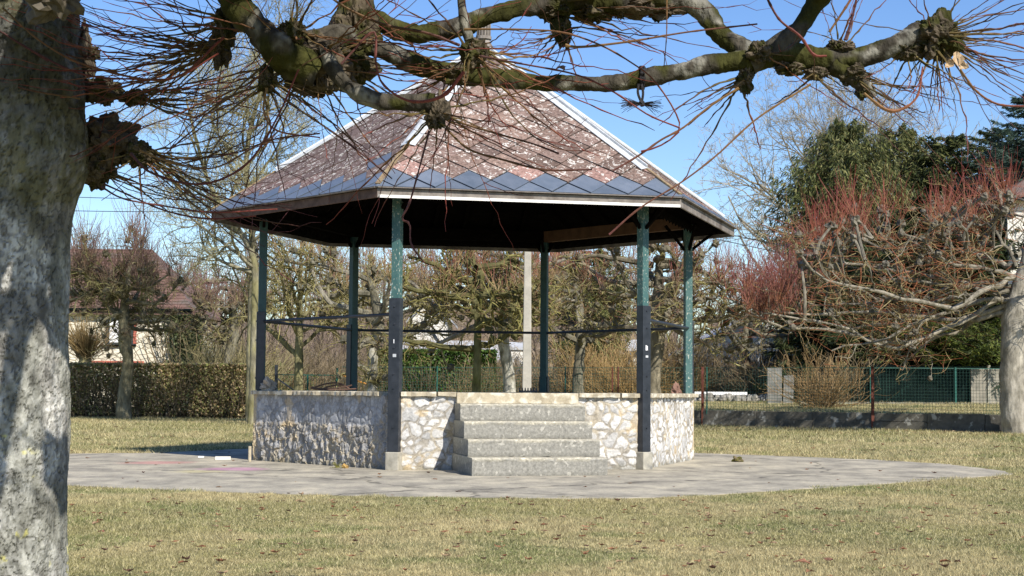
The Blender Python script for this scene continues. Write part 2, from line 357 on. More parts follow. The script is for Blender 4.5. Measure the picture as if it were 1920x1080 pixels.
# resample with small irregularities
AP = []
for i in range(len(apron_poly)):
    a, b = np.array(apron_poly[i]), np.array(apron_poly[(i+1) % len(apron_poly)]); n = max(1, int(np.linalg.norm(b-a)/.25))
    for k in range(n): AP.append(a+(b-a)*k/n+rng.normal(0, .03, 2))
AP = np.array(AP)
ap = MB(); ap.prism(AP, -.05, .006); tag(ap.build('pavement', M_apron), kind='structure')
def in_poly(x, y, P):
    ins = np.zeros(len(x), bool); n = len(P); j = n-1
    for i in range(n):
        xi, yi = P[i]; xj, yj = P[j]
        c = ((yi > y) != (yj > y)) & (x < (xj-xi)*(y-yi)/(yj-yi+1e-12)+xi); ins ^= c; j = i
    return ins
def bx(px, Y): return np.array([at(px, 700, Y)[0], Y, 0.0])
WALL_LINE = [bx(1045, 54.6), bx(1317, 52.6), bx(1635, 49), bx(1960, 45.6), np.array([38.0, 31, 0])]
TER = np.array([p[:2] for p in WALL_LINE]+[(170, 31), (170, 200), (WALL_LINE[0][0], 200)])
_wx, _wy = [p[0] for p in WALL_LINE], [p[1] for p in WALL_LINE]
def tz(x, y):
    """height of the raised garden"""
    d = y-np.interp(x, _wx, _wy); return .49+.27*np.clip(d/12, 0, 1)
gx = np.concatenate([np.linspace(_wx[0], _wx[3], 60), np.linspace(_wx[3]+1, 38, 15), [60, 100, 170]])
gt = np.array([.12, 1.5, 3, 5, 7, 9, 12, 20, 45, 140]); GX, GT = np.meshgrid(gx, gt); GY = np.interp(GX, _wx, _wy)+GT; GZ = tz(GX, GY)
ii = np.arange(GX.size).reshape(GX.shape)
tag(mesh_obj('garden_terrain', np.stack([GX, GY, GZ], -1).reshape(-1, 3), [np.stack([ii[:-1, :-1], ii[:-1, 1:], ii[1:, 1:], ii[1:, :-1]], -1).reshape(-1, 4)], M_ground, smooth=True), kind='structure')
# wooded hill behind
hx = np.linspace(-260, 300, 90); hy = np.linspace(105, 420, 50); HX, HY = np.meshgrid(hx, hy)
def hill_z(x, y):
    prof = np.interp(x, [-260, -60, -25, 0, 14, 26, 40, 80, 300], [10, 11, 9.5, 9.5, 7.5, 4.5, 3, 4, 6])
    return sm(y, 108, 175)*prof*(.8+.4*vnoise(np.stack([x, y, x*0], -1), .03, 4))-.3
HZ = hill_z(HX, HY); idx = np.arange(HX.size).reshape(HX.shape)
HQ = np.stack([idx[:-1, :-1], idx[:-1, 1:], idx[1:, 1:], idx[1:, :-1]], -1).reshape(-1, 4)
M_hill = noisy('leaf_strewn_hill', (.13, .095, .06), (.24, .185, .12), .6, 1, .6, dist=.4)
tag(mesh_obj('hill', np.stack([HX, HY, HZ], -1).reshape(-1, 3), [HQ], M_hill, smooth=True), kind='structure')

# ------------------------------------------------------------------ grass and leaf litter (stuff)
def grass():
    C = []
    bands = [(8.6, 12, 9000, .75), (12, 17, 5500, .85), (17, 24, 1500, 1.15), (24, 36, 520, 1.8), (36, 66, 170, 2.6)]
    Ps, Ls, Ws = [], [], []
    for y0, y1, dens, sc in bands:
        half = lambda y: .36*y+.8
        A = (y1-y0)*(half(y0)+half(y1)); n = int(A*dens)
        y = rng.uniform(y0, y1, n); x = rng.uniform(-1, 1, n)*half(y)
        keep = ~in_poly(x+.5*(vnoise(np.stack([x, y, x*0], -1), 2.5, 51)-.5), y+.7*(vnoise(np.stack([x, y, x*0], -1), 3.5, 52)-.42), AP); x, y = x[keep], y[keep]
        keep = vnoise(np.stack([x, y, x*0], -1), 7, 2)+rng.uniform(-.25, .45, len(x)) > .28; x, y = x[keep], y[keep]
        inside = in_poly(x, y, TER); z = np.where(inside, tz(x, y), 0)
        Ps.append(np.stack([x, y, z], -1)); Ls.append(rng.uniform(.016, .042, len(x))*sc*(.7+.9*vnoise(np.stack([x, y, x*0], -1), 1.2, 6))); Ws.append(np.full(len(x), .0026*sc))
    P = np.concatenate(Ps); L = np.concatenate(Ls); W = np.concatenate(Ws); n = len(P)
    # ragged fringe along the pavement edge
    a = rng.uniform(0, 2*math.pi, n); lean = rng.uniform(.25, 1.1, n)
    d = np.stack([np.cos(a)*np.sin(lean), np.sin(a)*np.sin(lean), np.cos(lean)], -1)
    s = nrm(np.cross(d, rng.normal(size=(n, 3))))
    V = np.empty((n, 3, 3)); V[:, 0] = P-s*W[:, None]; V[:, 1] = P+s*W[:, None]; V[:, 2] = P+d*L[:, None]
    c = lawn_col(P)*rng.uniform(.5, 1.5, (n, 1))*(.45+1.1*fbm(P, 9, 44, 3))[:, None]; dry = rng.random(n) < .30; c[dry] = np.array([.64, .56, .31])*rng.uniform(.7, 1.2, (dry.sum(), 1))
    dark = rng.random(n) < .12; c[dark] *= .45
    mesh_obj_ = mesh_obj('grass', V.reshape(-1, 3), [np.arange(3*n).reshape(-1, 3)], M_grass, col=np.repeat(c, 3, 0))
    tag(mesh_obj_, kind='stuff', label='short dry yellow and green lawn grass round the pavement', cat='grass')
grass()
def leaf_geo(c, size, yaw, rngl, col):
    """one crumpled leaf: 3x4 grid, curled and lobed"""
    u = np.linspace(-1, 1, 5); v = np.linspace(-1, 1, 6); U, W = np.meshgrid(u, v)
    wid = (1-np.abs(W)**1.6)*.62*(1+.25*np.sin(W*9+rngl.uniform(0, 6)))+.04
    x = U*wid; y = W; cu = rngl.uniform(.2, .9); z = cu*(x**2)*1.2+rngl.uniform(-.1, .5)*y**2+rngl.normal(0, .07, x.shape)
    ca, sa = math.cos(yaw), math.sin(yaw)
    V = np.stack([(x*ca-y*sa), (x*sa+y*ca), z-z.min()+.02], -1).reshape(-1, 3)*size/2+c
    i = np.arange(30).reshape(6, 5); Q = np.stack([i[:-1, :-1], i[:-1, 1:], i[1:, 1:], i[1:, :-1]], -1).reshape(-1, 4)
    return V, Q, np.tile(col, (30, 1))*(.75+.5*rngl.random((30, 1)))
def litter():
    cl = Cloud(); spots = []
    for y0, y1, n in ((9, 16, 460), (16, 30, 240), (30, 55, 450)):
        y = rng.uniform(y0, y1, n); x = rng.uniform(-1, 1, n)*(.36*y+.5)
        spots += [(a, b) for a, b in zip(x, y)]
    for px in np.arange(130, 475, 5): spots += [tuple(gnd(px+rng.normal(0, 3), 786+rng.normal(0, 2.5))[:2])]   # under the hedge
    for px in np.arange(1310, 1900, 4): spots += [tuple(gnd(px+rng.normal(0, 3), np.interp(px, [1310, 1900], [801, 814])+rng.normal(0, 2.2))[:2])]
    for x, y in spots:
        onp = in_poly(np.array([x]), np.array([y]), AP)[0]
        if onp and rng.random() < .55: continue
        if math.hypot(x+.5, y-25.35) < 3.9: continue
        s = rng.uniform(.03, .085)*(1 if y < 30 else 1.6)
        col = [np.array([.22, .10, .05]), np.array([.33, .17, .09]), np.array([.42, .28, .17]), np.array([.13, .07, .045])][rng.integers(0, 4)]
        cl.add(*leaf_geo(np.array([x, y, .007 if onp else .02]), s, rng.uniform(0, 6.28), rng, col))
    tag(cl.build('leaf_litter', M_leaf), 'scattered small brown dead leaves over lawn and pavement', 'leaves', kind='stuff')
litter()

# ------------------------------------------------------------------ BANDSTAND
BX, BY, YAW, RS, RP, RE, ZE, ZA, ZF = -.5011, 25.349, .2066, 3.645, 3.60, 4.374, 3.761, 6.80, 1.10
BC = np.array([BX, BY, 0.0])
ANG = {'FL': -120, 'FR': -60, 'R': 0, 'BR': 60, 'BL': 120, 'L': 180}; ORD = ['FL', 'FR', 'R', 'BR', 'BL', 'L']
def hx_(r, k, z=0.0):
    a = math.radians(ANG[k])+YAW; return np.array([BX+r*math.cos(a), BY+r*math.sin(a), z])
def rad_(k):
    a = math.radians(ANG[k])+YAW; return np.array([math.cos(a), math.sin(a), 0.0])
UP = np.array([0, 0, 1.0])
band = empty('bandstand', BC, 'open hexagonal bandstand with lichened red roof on low rubble stone wall', 'bandstand')

# floor slab and inner core
fl = MB(); fl.prism([hx_(RS-.17, k) for k in ORD], .0, ZF-.012); fl.build('floor_slab', M_conc, band)

# --- stone wall faces: displaced grids
def worley(U, seeds, ax=1.0):
    d1 = np.full(len(U), 9e9); d2 = d1.copy(); i1 = np.zeros(len(U), int)
    for i, s in enumerate(seeds):
        d = np.sqrt(((U[:, 0]-s[0])*ax)**2+(U[:, 1]-s[1])**2)
        m = d < d1; d2 = np.where(m, d1, np.minimum(d2, d)); d1 = np.where(m, d, d1); i1 = np.where(m, i, i1)
    return d1, d2, i1
def stone_wall(k0, k1, seed, relief, tone):
    a, b = hx_(RS, k0), hx_(RS, k1); e = b-a; L = np.linalg.norm(e); e /= L; nout = np.array([e[1], -e[0], 0])
    r = np.random.default_rng(seed)
    step = .0135; nu, nv = int(L/step)+1, int((ZF-.055)/step)+1
    u = np.linspace(0, L, nu); v = np.linspace(0, ZF-.055, nv); U, V = np.meshgrid(u, v); P2 = np.stack([U.ravel(), V.ravel()], -1)
    w = np.stack([P2[:, 0], P2[:, 1], np.full(len(P2), seed*1.7)], -1)
    warp = np.stack([fbm(w, 6, seed, 3)-.5, fbm(w, 6, seed+40, 3)-.5], -1)*.17
    # jittered stones, wider than tall
    sw, sh = (.20, .125) if tone != 'dark' else (.10, .14)
    seeds = [(x*sw+(y % 2)*sw/2+r.normal(0, sw*.26), y*sh+r.normal(0, sh*.24)) for x in range(-1, int(L/sw)+2) for y in range(-1, int(1.1/sh)+2)]
    seeds = [s for s in seeds if r.random() > .16]+[(r.uniform(0, L), r.uniform(0, 1.1)) for _ in range(34)]
    d1, d2, i1 = worley(P2+warp, seeds, .72 if tone != 'dark' else 1.2)
    edge = d2-d1; h = r.random(len(seeds))[i1]
    stone = sm(edge, .012, .034)
    body = np.sqrt(np.clip(edge, 0, .08)/.08)
    fine = fbm(w, 22, seed+3, 4)-.5; mid = fbm(w, 9, seed+8, 3)-.5
    disp = stone*(.35+.5*h)*body*relief*.8+relief*1.1*mid+relief*.8*fine
    if tone == 'dark': disp = disp+relief*1.0*sm(fbm(w*np.array([1.7, .7, 1]), 8, seed+60, 3), .5, .62)
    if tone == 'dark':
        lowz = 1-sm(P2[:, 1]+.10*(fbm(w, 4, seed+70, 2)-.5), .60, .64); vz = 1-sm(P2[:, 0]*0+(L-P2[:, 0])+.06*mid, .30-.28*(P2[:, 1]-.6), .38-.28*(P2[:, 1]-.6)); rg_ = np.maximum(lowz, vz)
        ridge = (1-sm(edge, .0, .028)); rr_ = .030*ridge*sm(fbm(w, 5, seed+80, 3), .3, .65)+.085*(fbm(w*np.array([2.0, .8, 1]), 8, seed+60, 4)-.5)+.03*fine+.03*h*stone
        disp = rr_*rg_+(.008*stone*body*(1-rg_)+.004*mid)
    # keep borders in line with corner strips
    bd = np.minimum.reduce([P2[:, 0]/.03, (L-P2[:, 0])/.03, np.ones(len(P2))]); disp *= np.clip(bd, 0, 1)
    pos = a+P2[:, :1]*e+P2[:, 1:]*UP+nout*disp[:, None]
    gray = np.stack([.36+.25*h, .355+.24*h, .34+.22*h], -1)*(.72+.56*fbm(w, 14, seed+11, 4))[:, None]
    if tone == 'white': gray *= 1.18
    if tone == 'dark': gray = gray*np.where(rg_[:, None] > .5, np.array([[.56, .56, .57]]), np.array([[.68, .70, .74]]))  # bluish upper band: its skylight is tinted into the stone colour
    mort = np.array([.42, .37, .28])*(.75+.5*fbm(w, 12, seed+21, 3))[:, None]
    mort = mixc(mort, np.array([.33, .305, .26]), sm(fbm(w, 2.5, seed+25, 3), .45, .6))
    c = mixc(mort, gray, stone)
    if tone == 'dark': c = mixc(mixc(mort*.95, gray, sm(edge, .012, .05)), mixc(mort*np.array([.72, .78, .92]), gray, np.clip(stone+.55, 0, 1)), 1-rg_)  # upper mortar carries the same painted skylight tint
    ln_ = (sm(edge, .004, .012)*(1-sm(edge, .018, .032)))*sm(fbm(w, 6, seed+90, 3), .38, .6)*.65; c = mixc(c, np.array([.17, .15, .12]), ln_)
    crk_ = (1-sm(np.abs(fbm(w, 7, seed+95, 4)-.5), .0, .012))*stone*.5; c = mixc(c, np.array([.20, .19, .17]), crk_)
    och = sm(fbm(w, 5, seed+31, 3), .66, .74)*.4; c = mixc(c, np.array([.56, .40, .18]), och)
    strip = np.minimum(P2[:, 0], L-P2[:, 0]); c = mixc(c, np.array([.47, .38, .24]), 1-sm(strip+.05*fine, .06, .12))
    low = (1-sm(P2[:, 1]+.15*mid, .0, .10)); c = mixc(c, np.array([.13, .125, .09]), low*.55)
    i = np.arange(nu*nv).reshape(nv, nu); Q = np.stack([i[:-1, :-1], i[:-1, 1:], i[1:, 1:], i[1:, :-1]], -1).reshape(-1, 4)
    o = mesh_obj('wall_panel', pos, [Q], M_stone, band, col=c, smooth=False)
    return o, a, b, e, L, nout
walls = {}
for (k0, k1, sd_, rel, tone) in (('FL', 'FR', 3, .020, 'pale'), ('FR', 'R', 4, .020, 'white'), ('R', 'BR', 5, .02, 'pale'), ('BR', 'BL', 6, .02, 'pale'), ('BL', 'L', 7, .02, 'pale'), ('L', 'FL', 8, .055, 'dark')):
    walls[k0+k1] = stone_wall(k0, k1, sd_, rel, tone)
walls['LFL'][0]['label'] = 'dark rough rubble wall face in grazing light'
# --- copings
def coping(w, spans, seed):
    o, a, b, e, L, nout = w
    r = np.random.default_rng(seed)
    for s0, s1 in spans:
        n = max(3, int((s1-s0)/.06)); us = np.linspace(s0, s1, n); V = []
        for u in us:
            q = a+e*u; bite = .012*r.normal()+(.02 if r.random() < .12 else 0)
            zb = ZF-.062+abs(r.normal(0, .006)); zt = ZF+.002+r.normal(0, .002)
            V += [q+nout*(.065-bite)+UP*zb, q+nout*(.068-bite)+UP*(zt-.008), q+nout*(.055-bite)+UP*zt, q-nout*.19+UP*zt, q-nout*.19+UP*zb]
        Fc = []
        for k in range(n-1):
            for j in range(5): Fc.append([k*5+j, k*5+(j+1) % 5, (k+1)*5+(j+1) % 5, (k+1)*5+j])
        Fc += [[0, 4, 3, 2, 1], [(n-1)*5+j for j in range(5)]]
        mesh_obj('coping', np.array(V), Fc, M_coping, o)
Lf = walls['FLFR'][4]
coping(walls['FLFR'], [(.08, .58), (.605, .865), (2.66, 3.27), (3.30, 3.57)], 1)
coping(walls['FRR'], [(.10, 1.9), (1.91, Lf+.03)], 2); coping(walls['LFL'], [(0, 1.75), (1.76, 3.33)], 3)
for k, s_ in (('RBR', 4), ('BRBL', 5), ('BLL', 6)): coping(walls[k], [(0.02, Lf-.02)], s_)

# --- staircase
_, fa, fb, fe, fL, fn = walls['FLFR']
st = MB(); sx0, sx1 = .87, 2.64
treads = [(1.60, 0, .245), (1.22, .245, .475), (.84, .475, .71), (.46, .71, .945)]
m = MB()
c0 = fa+fe*((sx0+sx1)/2)
m.box(c0+fn*.0+UP*((ZF-.002+.945)/2+.0), fe*(sx1-sx0)/2, fn*.10, UP*(ZF-.002-.945)/2)
stair = m.build('staircase', M_coping, band, bevel=.006)
def chipped_block(u0, u1, d0, d1, z0, z1, seed):
    """step: block with worn, uneven front edge"""
    r = np.random.default_rng(seed); n = 44; V = []
    for i in range(n):
        u = u0+(u1-u0)*i/(n-1); w1 = abs(r.normal(0, .006))+(.02*r.random() if r.random() < .1 else 0); w2 = r.normal(0, .003)
        q = fa+fe*u
        V += [q+fn*d1+UP*z0, q+fn*(d1+w2)+UP*(z0+(z1-z0)*.25), q+fn*(d1+w2)+UP*(z0+(z1-z0)*.75), q+fn*(d1+.004)+UP*(z1-.02-w1), q+fn*(d1-.014-w1)+UP*(z1-w1*.4), q+fn*d0+UP*(z1+r.normal(0, .001)), q+fn*d0+UP*z0]
    Fc = []
    for k in range(n-1):
        for j in range(7): Fc.append([k*7+j, (k+1)*7+j, (k+1)*7+(j+1) % 7, k*7+(j+1) % 7])
    Fc += [[0, 1, 2, 3, 4, 5, 6], [(n-1)*7+j for j in range(6, -1, -1)]]
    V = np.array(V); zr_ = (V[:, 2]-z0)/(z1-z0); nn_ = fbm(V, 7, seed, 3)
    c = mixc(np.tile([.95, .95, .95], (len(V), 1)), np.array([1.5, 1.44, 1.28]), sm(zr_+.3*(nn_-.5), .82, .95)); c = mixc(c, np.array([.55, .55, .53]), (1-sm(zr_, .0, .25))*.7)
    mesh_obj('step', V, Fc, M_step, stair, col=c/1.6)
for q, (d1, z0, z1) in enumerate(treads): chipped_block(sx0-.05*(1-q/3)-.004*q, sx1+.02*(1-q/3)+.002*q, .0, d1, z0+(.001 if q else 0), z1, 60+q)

# --- posts
def sq(k, r, side, z0, z1, mb, m=0):
    d = rad_(k); t = np.array([-d[1], d[0], 0]); c = hx_(r, k); h = side/2
    mb.box(c+UP*(z0+z1)/2, d*h, t*h, UP*(z1-z0)/2, m)
for k in ORD:
    front = k in ('FL', 'FR')
    p = MB(); rr = {'FL': 3.62, 'FR': 3.62}.get(k, 3.54); z0 = .26 if front else ZF
    sq(k, rr, .125, z0, 3.95, p)
    post = p.build('post', M_pgreen if k in ('FL', 'FR', 'R') else M_dgreen, band, bevel=.008)
    d = rad_(k); t = np.array([-d[1], d[0], 0])
    pm = MB(); zt = {'FL': 2.42, 'FR': 2.38, 'R': 2.32, 'L': 2.35, 'BL': 2.30, 'BR': 1.4}[k]; z0p = .26 if front else ZF+.01
    c = hx_(rr, k)
    off = t*(.022 if k == 'R' else 0)
    for sgn in (-1, 1): pm.box(c+off+d*.018+t*sgn*.0755+UP*(z0p+zt)/2, d*.062, t*.008, UP*(zt-z0p)/2)
    pm.box(c+off+d*.075+UP*(z0p+zt)/2, d*.008, t*.0835, UP*(zt-z0p)/2)
    plate = pm.build('steel_plate', M_black, post, bevel=.003)
    for z in ([.6, 1.15, 1.35, 1.72, 2.05, 2.3] if front else [1.3, 1.9, 2.2]):
        if z < zt:
            bm_ = MB(); bc = c+d*.083+off+UP*z; bm_.cyl(bc, bc+d*.014, .014, 8, r2=.009); bm_.build('bolt', M_black, plate)
    if front:
        q = MB(); sq(k, 3.635, .20, 0, .258, q); q.build('plinth', M_conc, band, bevel=.012)
    # brackets up to the roof beam
    br = MB()
    ext = .34 if k in ('FR', 'R') else .16; zb = 3.86-ext
    for s in (-1, 1): br.bar(c+UP*zb+t*s*.06, c+UP*3.92+t*s*(.06+ext), .04, .045)
    if k in ('FR', 'R'): br.bar(c+UP*3.52+d*.06, c+UP*3.80+d*.42, .04, .045)
    br.bar(c+UP*zb-d*.06, c+UP*3.92-d*(.06+ext), .04, .045)
    br.build('bracket', M_dwood, post)
    if k == 'FR':
        q = MB(); q.box(c+d*.085+UP*1.76+t*-.005, d*.0015, t*.022-UP*.008, UP*.038); q.build('paper_sticker', M_stickw, plate)
        q = MB(); q.box(c+d*.085+UP*1.64, d*.0012, t*.026, UP*.015); q.build('worn_label', M_zinc, plate)
    if k == 'FL':
        q = MB(); q.box(c+d*.085+UP*1.81, d*.0012, t*.006, UP*.028); q.build('paint_scar', M_stickw, plate); q = MB(); q.box(c+d*.085+UP*1.61+t*.012, d*.0012, t*.026, UP*.022); q.build('paint_scar', M_zinc, plate)
# --- rails
for k0, k1 in (('FR', 'R'), ('R', 'BR'), ('BR', 'BL'), ('BL', 'L'), ('L', 'FL')):
    q = MB(); q.cyl(hx_(3.55, k0, 2.20), hx_(3.55, k1, 2.20), .024, 10); q.build('rail', M_black, band, smooth=False)

# --- roof: deck cone with tiles, flashings, fascia, beams
RT = RE+.03; ZT = ZE+.15
deck = MB(); 
V = [hx_(RT-.05, k, ZT-.05) for k in ORD]+[np.array([BX, BY, ZA-.03])]+[hx_(RT-.10, k, ZT-.085) for k in ORD]+[np.array([BX, BY, ZA-.12])]
deck.add(V, [(i, (i+1) % 6, 6) for i in range(6)]+[(7+(i+1) % 6, 7+i, 13) for i in range(6)]+[(i, 7+i, 7+(i+1) % 6, (i+1) % 6) for i in range(6)])
roof = deck.build('roof', M_dwood, band)
def clip(poly, n, c):
    out = []
    for i in range(len(poly)):
        a, b = poly[i], poly[(i+1) % len(poly)]; da, db = a[0]*n[0]+a[1]*n[1]-c, b[0]*n[0]+b[1]*n[1]-c
        if da >= 0: out.append(a)
        if (da >= 0) != (db >= 0): t = da/(da-db); out.append(tuple(a[j]+(b[j]-a[j])*t for j in range(3)))
    return out
rt = np.random.default_rng(77)
for fi in range(6):
    k0, k1 = ORD[fi], ORD[(fi+1) % 6]
    A, B, P = hx_(RT, k0, ZT), hx_(RT, k1, ZT), np.array([BX, BY, ZA])
    e = nrm(B-A); L = np.linalg.norm(B-A); M0 = (A+B)/2; vs_ = P-M0; Hs = np.linalg.norm(vs_); v = vs_/Hs; nn = np.cross(e, v)
    D = .278; V, Fc, Mi, C = [], [], [], []
    nl = 0
    for j in range(0, int(Hs/D)+2):
        for i in range(-9, 10):
            cu, cv = i*2*D+(D if j % 2 else 0), j*D
            jit = rt.normal(0, .004, 2); g_ = .009
            quad = [(cu, cv-D+g_, .020), (cu+D-g_, cv, .012), (cu, cv+D-g_, .003), (cu-D+g_, cv, .012)]
            lift = abs(rt.normal(0, .003)); quad = [(x+jit[0], y+jit[1], z+lift) for x, y, z in quad]
            q = clip(quad, (0, 1), 0.0)
            h = L/2; s = h/Hs                         # sides: |u| <= h*(1-v/Hs)
            if q: q = clip(q, (-1, -s), -h)
            if q: q = clip(q, (1, -s), -h)
            if len(q) < 3: continue
            blue = j <= 1
            if fi == 5: 
                blue = j <= 1 or (j == 2 and cu > -1.3 and rt.random() < .3) or (j == 3 and abs(cu-1.5) < .3)
                if j == 1 and rt.random() < .15: blue = False
            n = len(q); top = [M0+e*x+v*y+nn*z for x, y, z in q]; bot = [M0+e*x+v*y-nn*.004 for x, y, z in q]
            V += top+bot; Fc.append([nl+i_ for i_ in range(n)]); Fc += [[nl+i_, nl+n+i_, nl+n+(i_+1) % n, nl+(i_+1) % n] for i_ in range(n)]
            Mi += [0 if blue else 1]*(n+1)
            if blue: c = np.array([1, 1, 1])*rt.uniform(.8, 1.2)
            else:
                c = np.array([.215, .155, .125])*rt.uniform(.62, 1.3); c = c*(1-.0)+0
                w_ = rt.random()
                c = c*(1-w_*.45)+np.array([.20, .15, .14])*w_*.45
                if (j == 2 and rt.random() < .35) or rt.random() < .06: c = np.array([.31, .20, .17])*rt.uniform(.85, 1.15)
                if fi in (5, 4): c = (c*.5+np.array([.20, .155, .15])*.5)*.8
            C += [c]*(2*n); nl += 2*n
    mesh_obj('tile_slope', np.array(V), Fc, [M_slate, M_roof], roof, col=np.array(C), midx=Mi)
    # fascia boards
    fa_ = MB(); a0, b0 = hx_(RE-.01, k0, ZE+.07), hx_(RE-.01, k1, ZE+.07); no = np.array([e[1], -e[0], 0])
    fa_.bar(a0-no*.014, b0-no*.014, .028, .125); fb_ = fa_.build('fascia', M_fasciad if fi == 5 else M_fascia, roof, bevel=.003)
    if fi in (0,):
        q = MB(); q.bar(a0+no*.006-UP*.045+e*.02, b0+no*.006-UP*.045-e*.01, .012, .04); q.build('white_strip', M_white, fb_)
    q = MB(); q.bar(a0+no*.022+UP*.0755, b0+no*.022+UP*.0755, .06, .012, up=(0, 0, 1)); q.build('drip_board', M_fascia, fb_)
    # ring beam between posts and hanging pointed valance
    q = MB(); q.bar(hx_(3.54, k0, 3.98), hx_(3.54, k1, 3.98), .12, .20); q.build('ring_beam', M_bwood if k0 == 'R' else M_dwood, roof)
    q = MB(); a1, b1 = hx_(3.66, k0, 0), hx_(3.66, k1, 0); LL = np.linalg.norm(b1-a1); nt_ = 16
    for i in range(nt_):
        c = a1+e*(i+.5)*LL/nt_; hw = LL/nt_/2-.004
        q.add([c-e*hw+UP*3.92, c+e*hw+UP*3.92, c+e*hw+UP*3.85, c+UP*3.775, c-e*hw+UP*3.85]+[c-no*.015-e*hw+UP*3.92, c-no*.015+e*hw+UP*3.92, c-no*.015+e*hw+UP*3.85, c-no*.015+UP*3.775, c-no*.015-e*hw+UP*3.85],
              [(0, 4, 3, 2, 1), (5, 6, 7, 8, 9)]+[(i_, (i_+1) % 5, 5+(i_+1) % 5, 5+i_) for i_ in range(5)])
    q.build('valance', M_dwood, roof)
    # soffit rafters
    q = MB()
    for s in np.linspace(-.9, .9, 8):
        base = M0+e*s*L/2*.96; endv = Hs*(1-abs(s))*.96
        q.bar(base-nn*.15+v*.12, base+v*max(endv, .5)-nn*.15, .06, .1, up=nn)
    q.build('rafter', M_dwood, roof)
    # hip flashing along the hip at corner k0
    hd = P-A; start = {'FL': .255, 'FR': .16, 'R': .05, 'BR': .05, 'BL': .05, 'L': .235}[k0]
    a2, b2 = A+hd*start, A+hd*.975
    q = MB(); dd = nrm(hd); prev = np.cross(hx_(1, ORD[fi-1])-hx_(1, k0), UP)
    e0 = nrm(B-A); Aprev = hx_(RT, ORD[fi-1], ZT); e1 = nrm(Aprev-A)
    for ee in (e0, e1):
        side = ee-dd*np.dot(ee, dd); side = nrm(side); nrm_ = np.cross(dd, side); nrm_ = nrm_ if nrm_[2] > 0 else -nrm_
        q.bar(a2+side*.052+nrm_*.034, b2+side*.052+nrm_*.034, .105, .006, up=nrm_)
        q.bar(a2+side*.105+nrm_*.030, b2+side*.105+nrm_*.030, .010, .012, up=nrm_)
    q.bar(a2+UP*.062, b2+UP*.062, .035, .03)
    q.build('hip_flashing', M_zinc, roof)
    # bare ridge below the flashing
    q = MB(); q.bar(A+hd*.01+UP*.020, a2+UP*.020, .07, .02); q.build('hip_ridge', noisy('ochre_ridge_mortar', (.17, .10, .065), (.30, .24, .13), 20, .9, .4) if fi == 0 else bpy.data.materials['ochre_ridge_mortar'], roof)
fin = MB(); top = np.array([BX, BY, ZA]); fin.cyl(top-UP*.22, top+UP*.12, .30, 6, r2=.10); fin.cyl(top+UP*.12, top+UP*.17, .13, 16)
for i in range(14):
    a = i/14*2*math.pi; c = top+UP*.30+np.array([math.cos(a), math.sin(a), 0])*.105; fin.box(c, (math.cos(a)*.012, math.sin(a)*.012, 0), (-math.sin(a)*.010, math.cos(a)*.010, 0), UP*.13)
fin.cyl(top+UP*.17, top+UP*.43, .09, 14); fin.cyl(top+UP*.43, top+UP*.50, .14, 16, r2=.05)
fin.build('finial', M_fascia, roof)

# ------------------------------------------------------------------ TREES
GREYB, PALEB, DARKB = np.array([.20, .185, .135]), np.array([.36, .33, .27]), np.array([.10, .09, .065])
def trunk_geo(cl, pts, rad, seed, col, moss=None, sides=20, n=40, rough=.12, whitebelow=None):
    """knobbly trunk along pts with radii; coloured by noise"""
    Q = spline(np.column_stack([pts, rad]), n)
    P, R = Q[:, :3], Q[:, 3]
    V, F_ = tubes(P[None], R[None], sides)
    ctr = np.repeat(P, sides, 0); o = V-ctr; rr = np.linalg.norm(o, axis=1, keepdims=True); o /= rr+1e-9
    nz = fbm(V, 1.2/rad[0], seed, 4)-.5; V = V+o*(nz*rough*4)[:, None]*rr
    c = np.tile(col, (len(V), 1))*(.6+.9*fbm(V, 3/rad[0], seed+3, 3))[:, None]
    if moss is not None: c = mixc(c, moss, sm(fbm(V, .8/rad[0], seed+7, 3), .42, .6)*.8)
    if whitebelow is not None:
        c = mixc(c, np.array([.52, .50, .43])*(np.ones((len(V), 1))), sm(fbm(V, 2.2/rad[0], seed+9, 3), .32, .5)*(1-sm(V[:, 2], whitebelow-.5, whitebelow)))
    cl.add(V, F_, c)

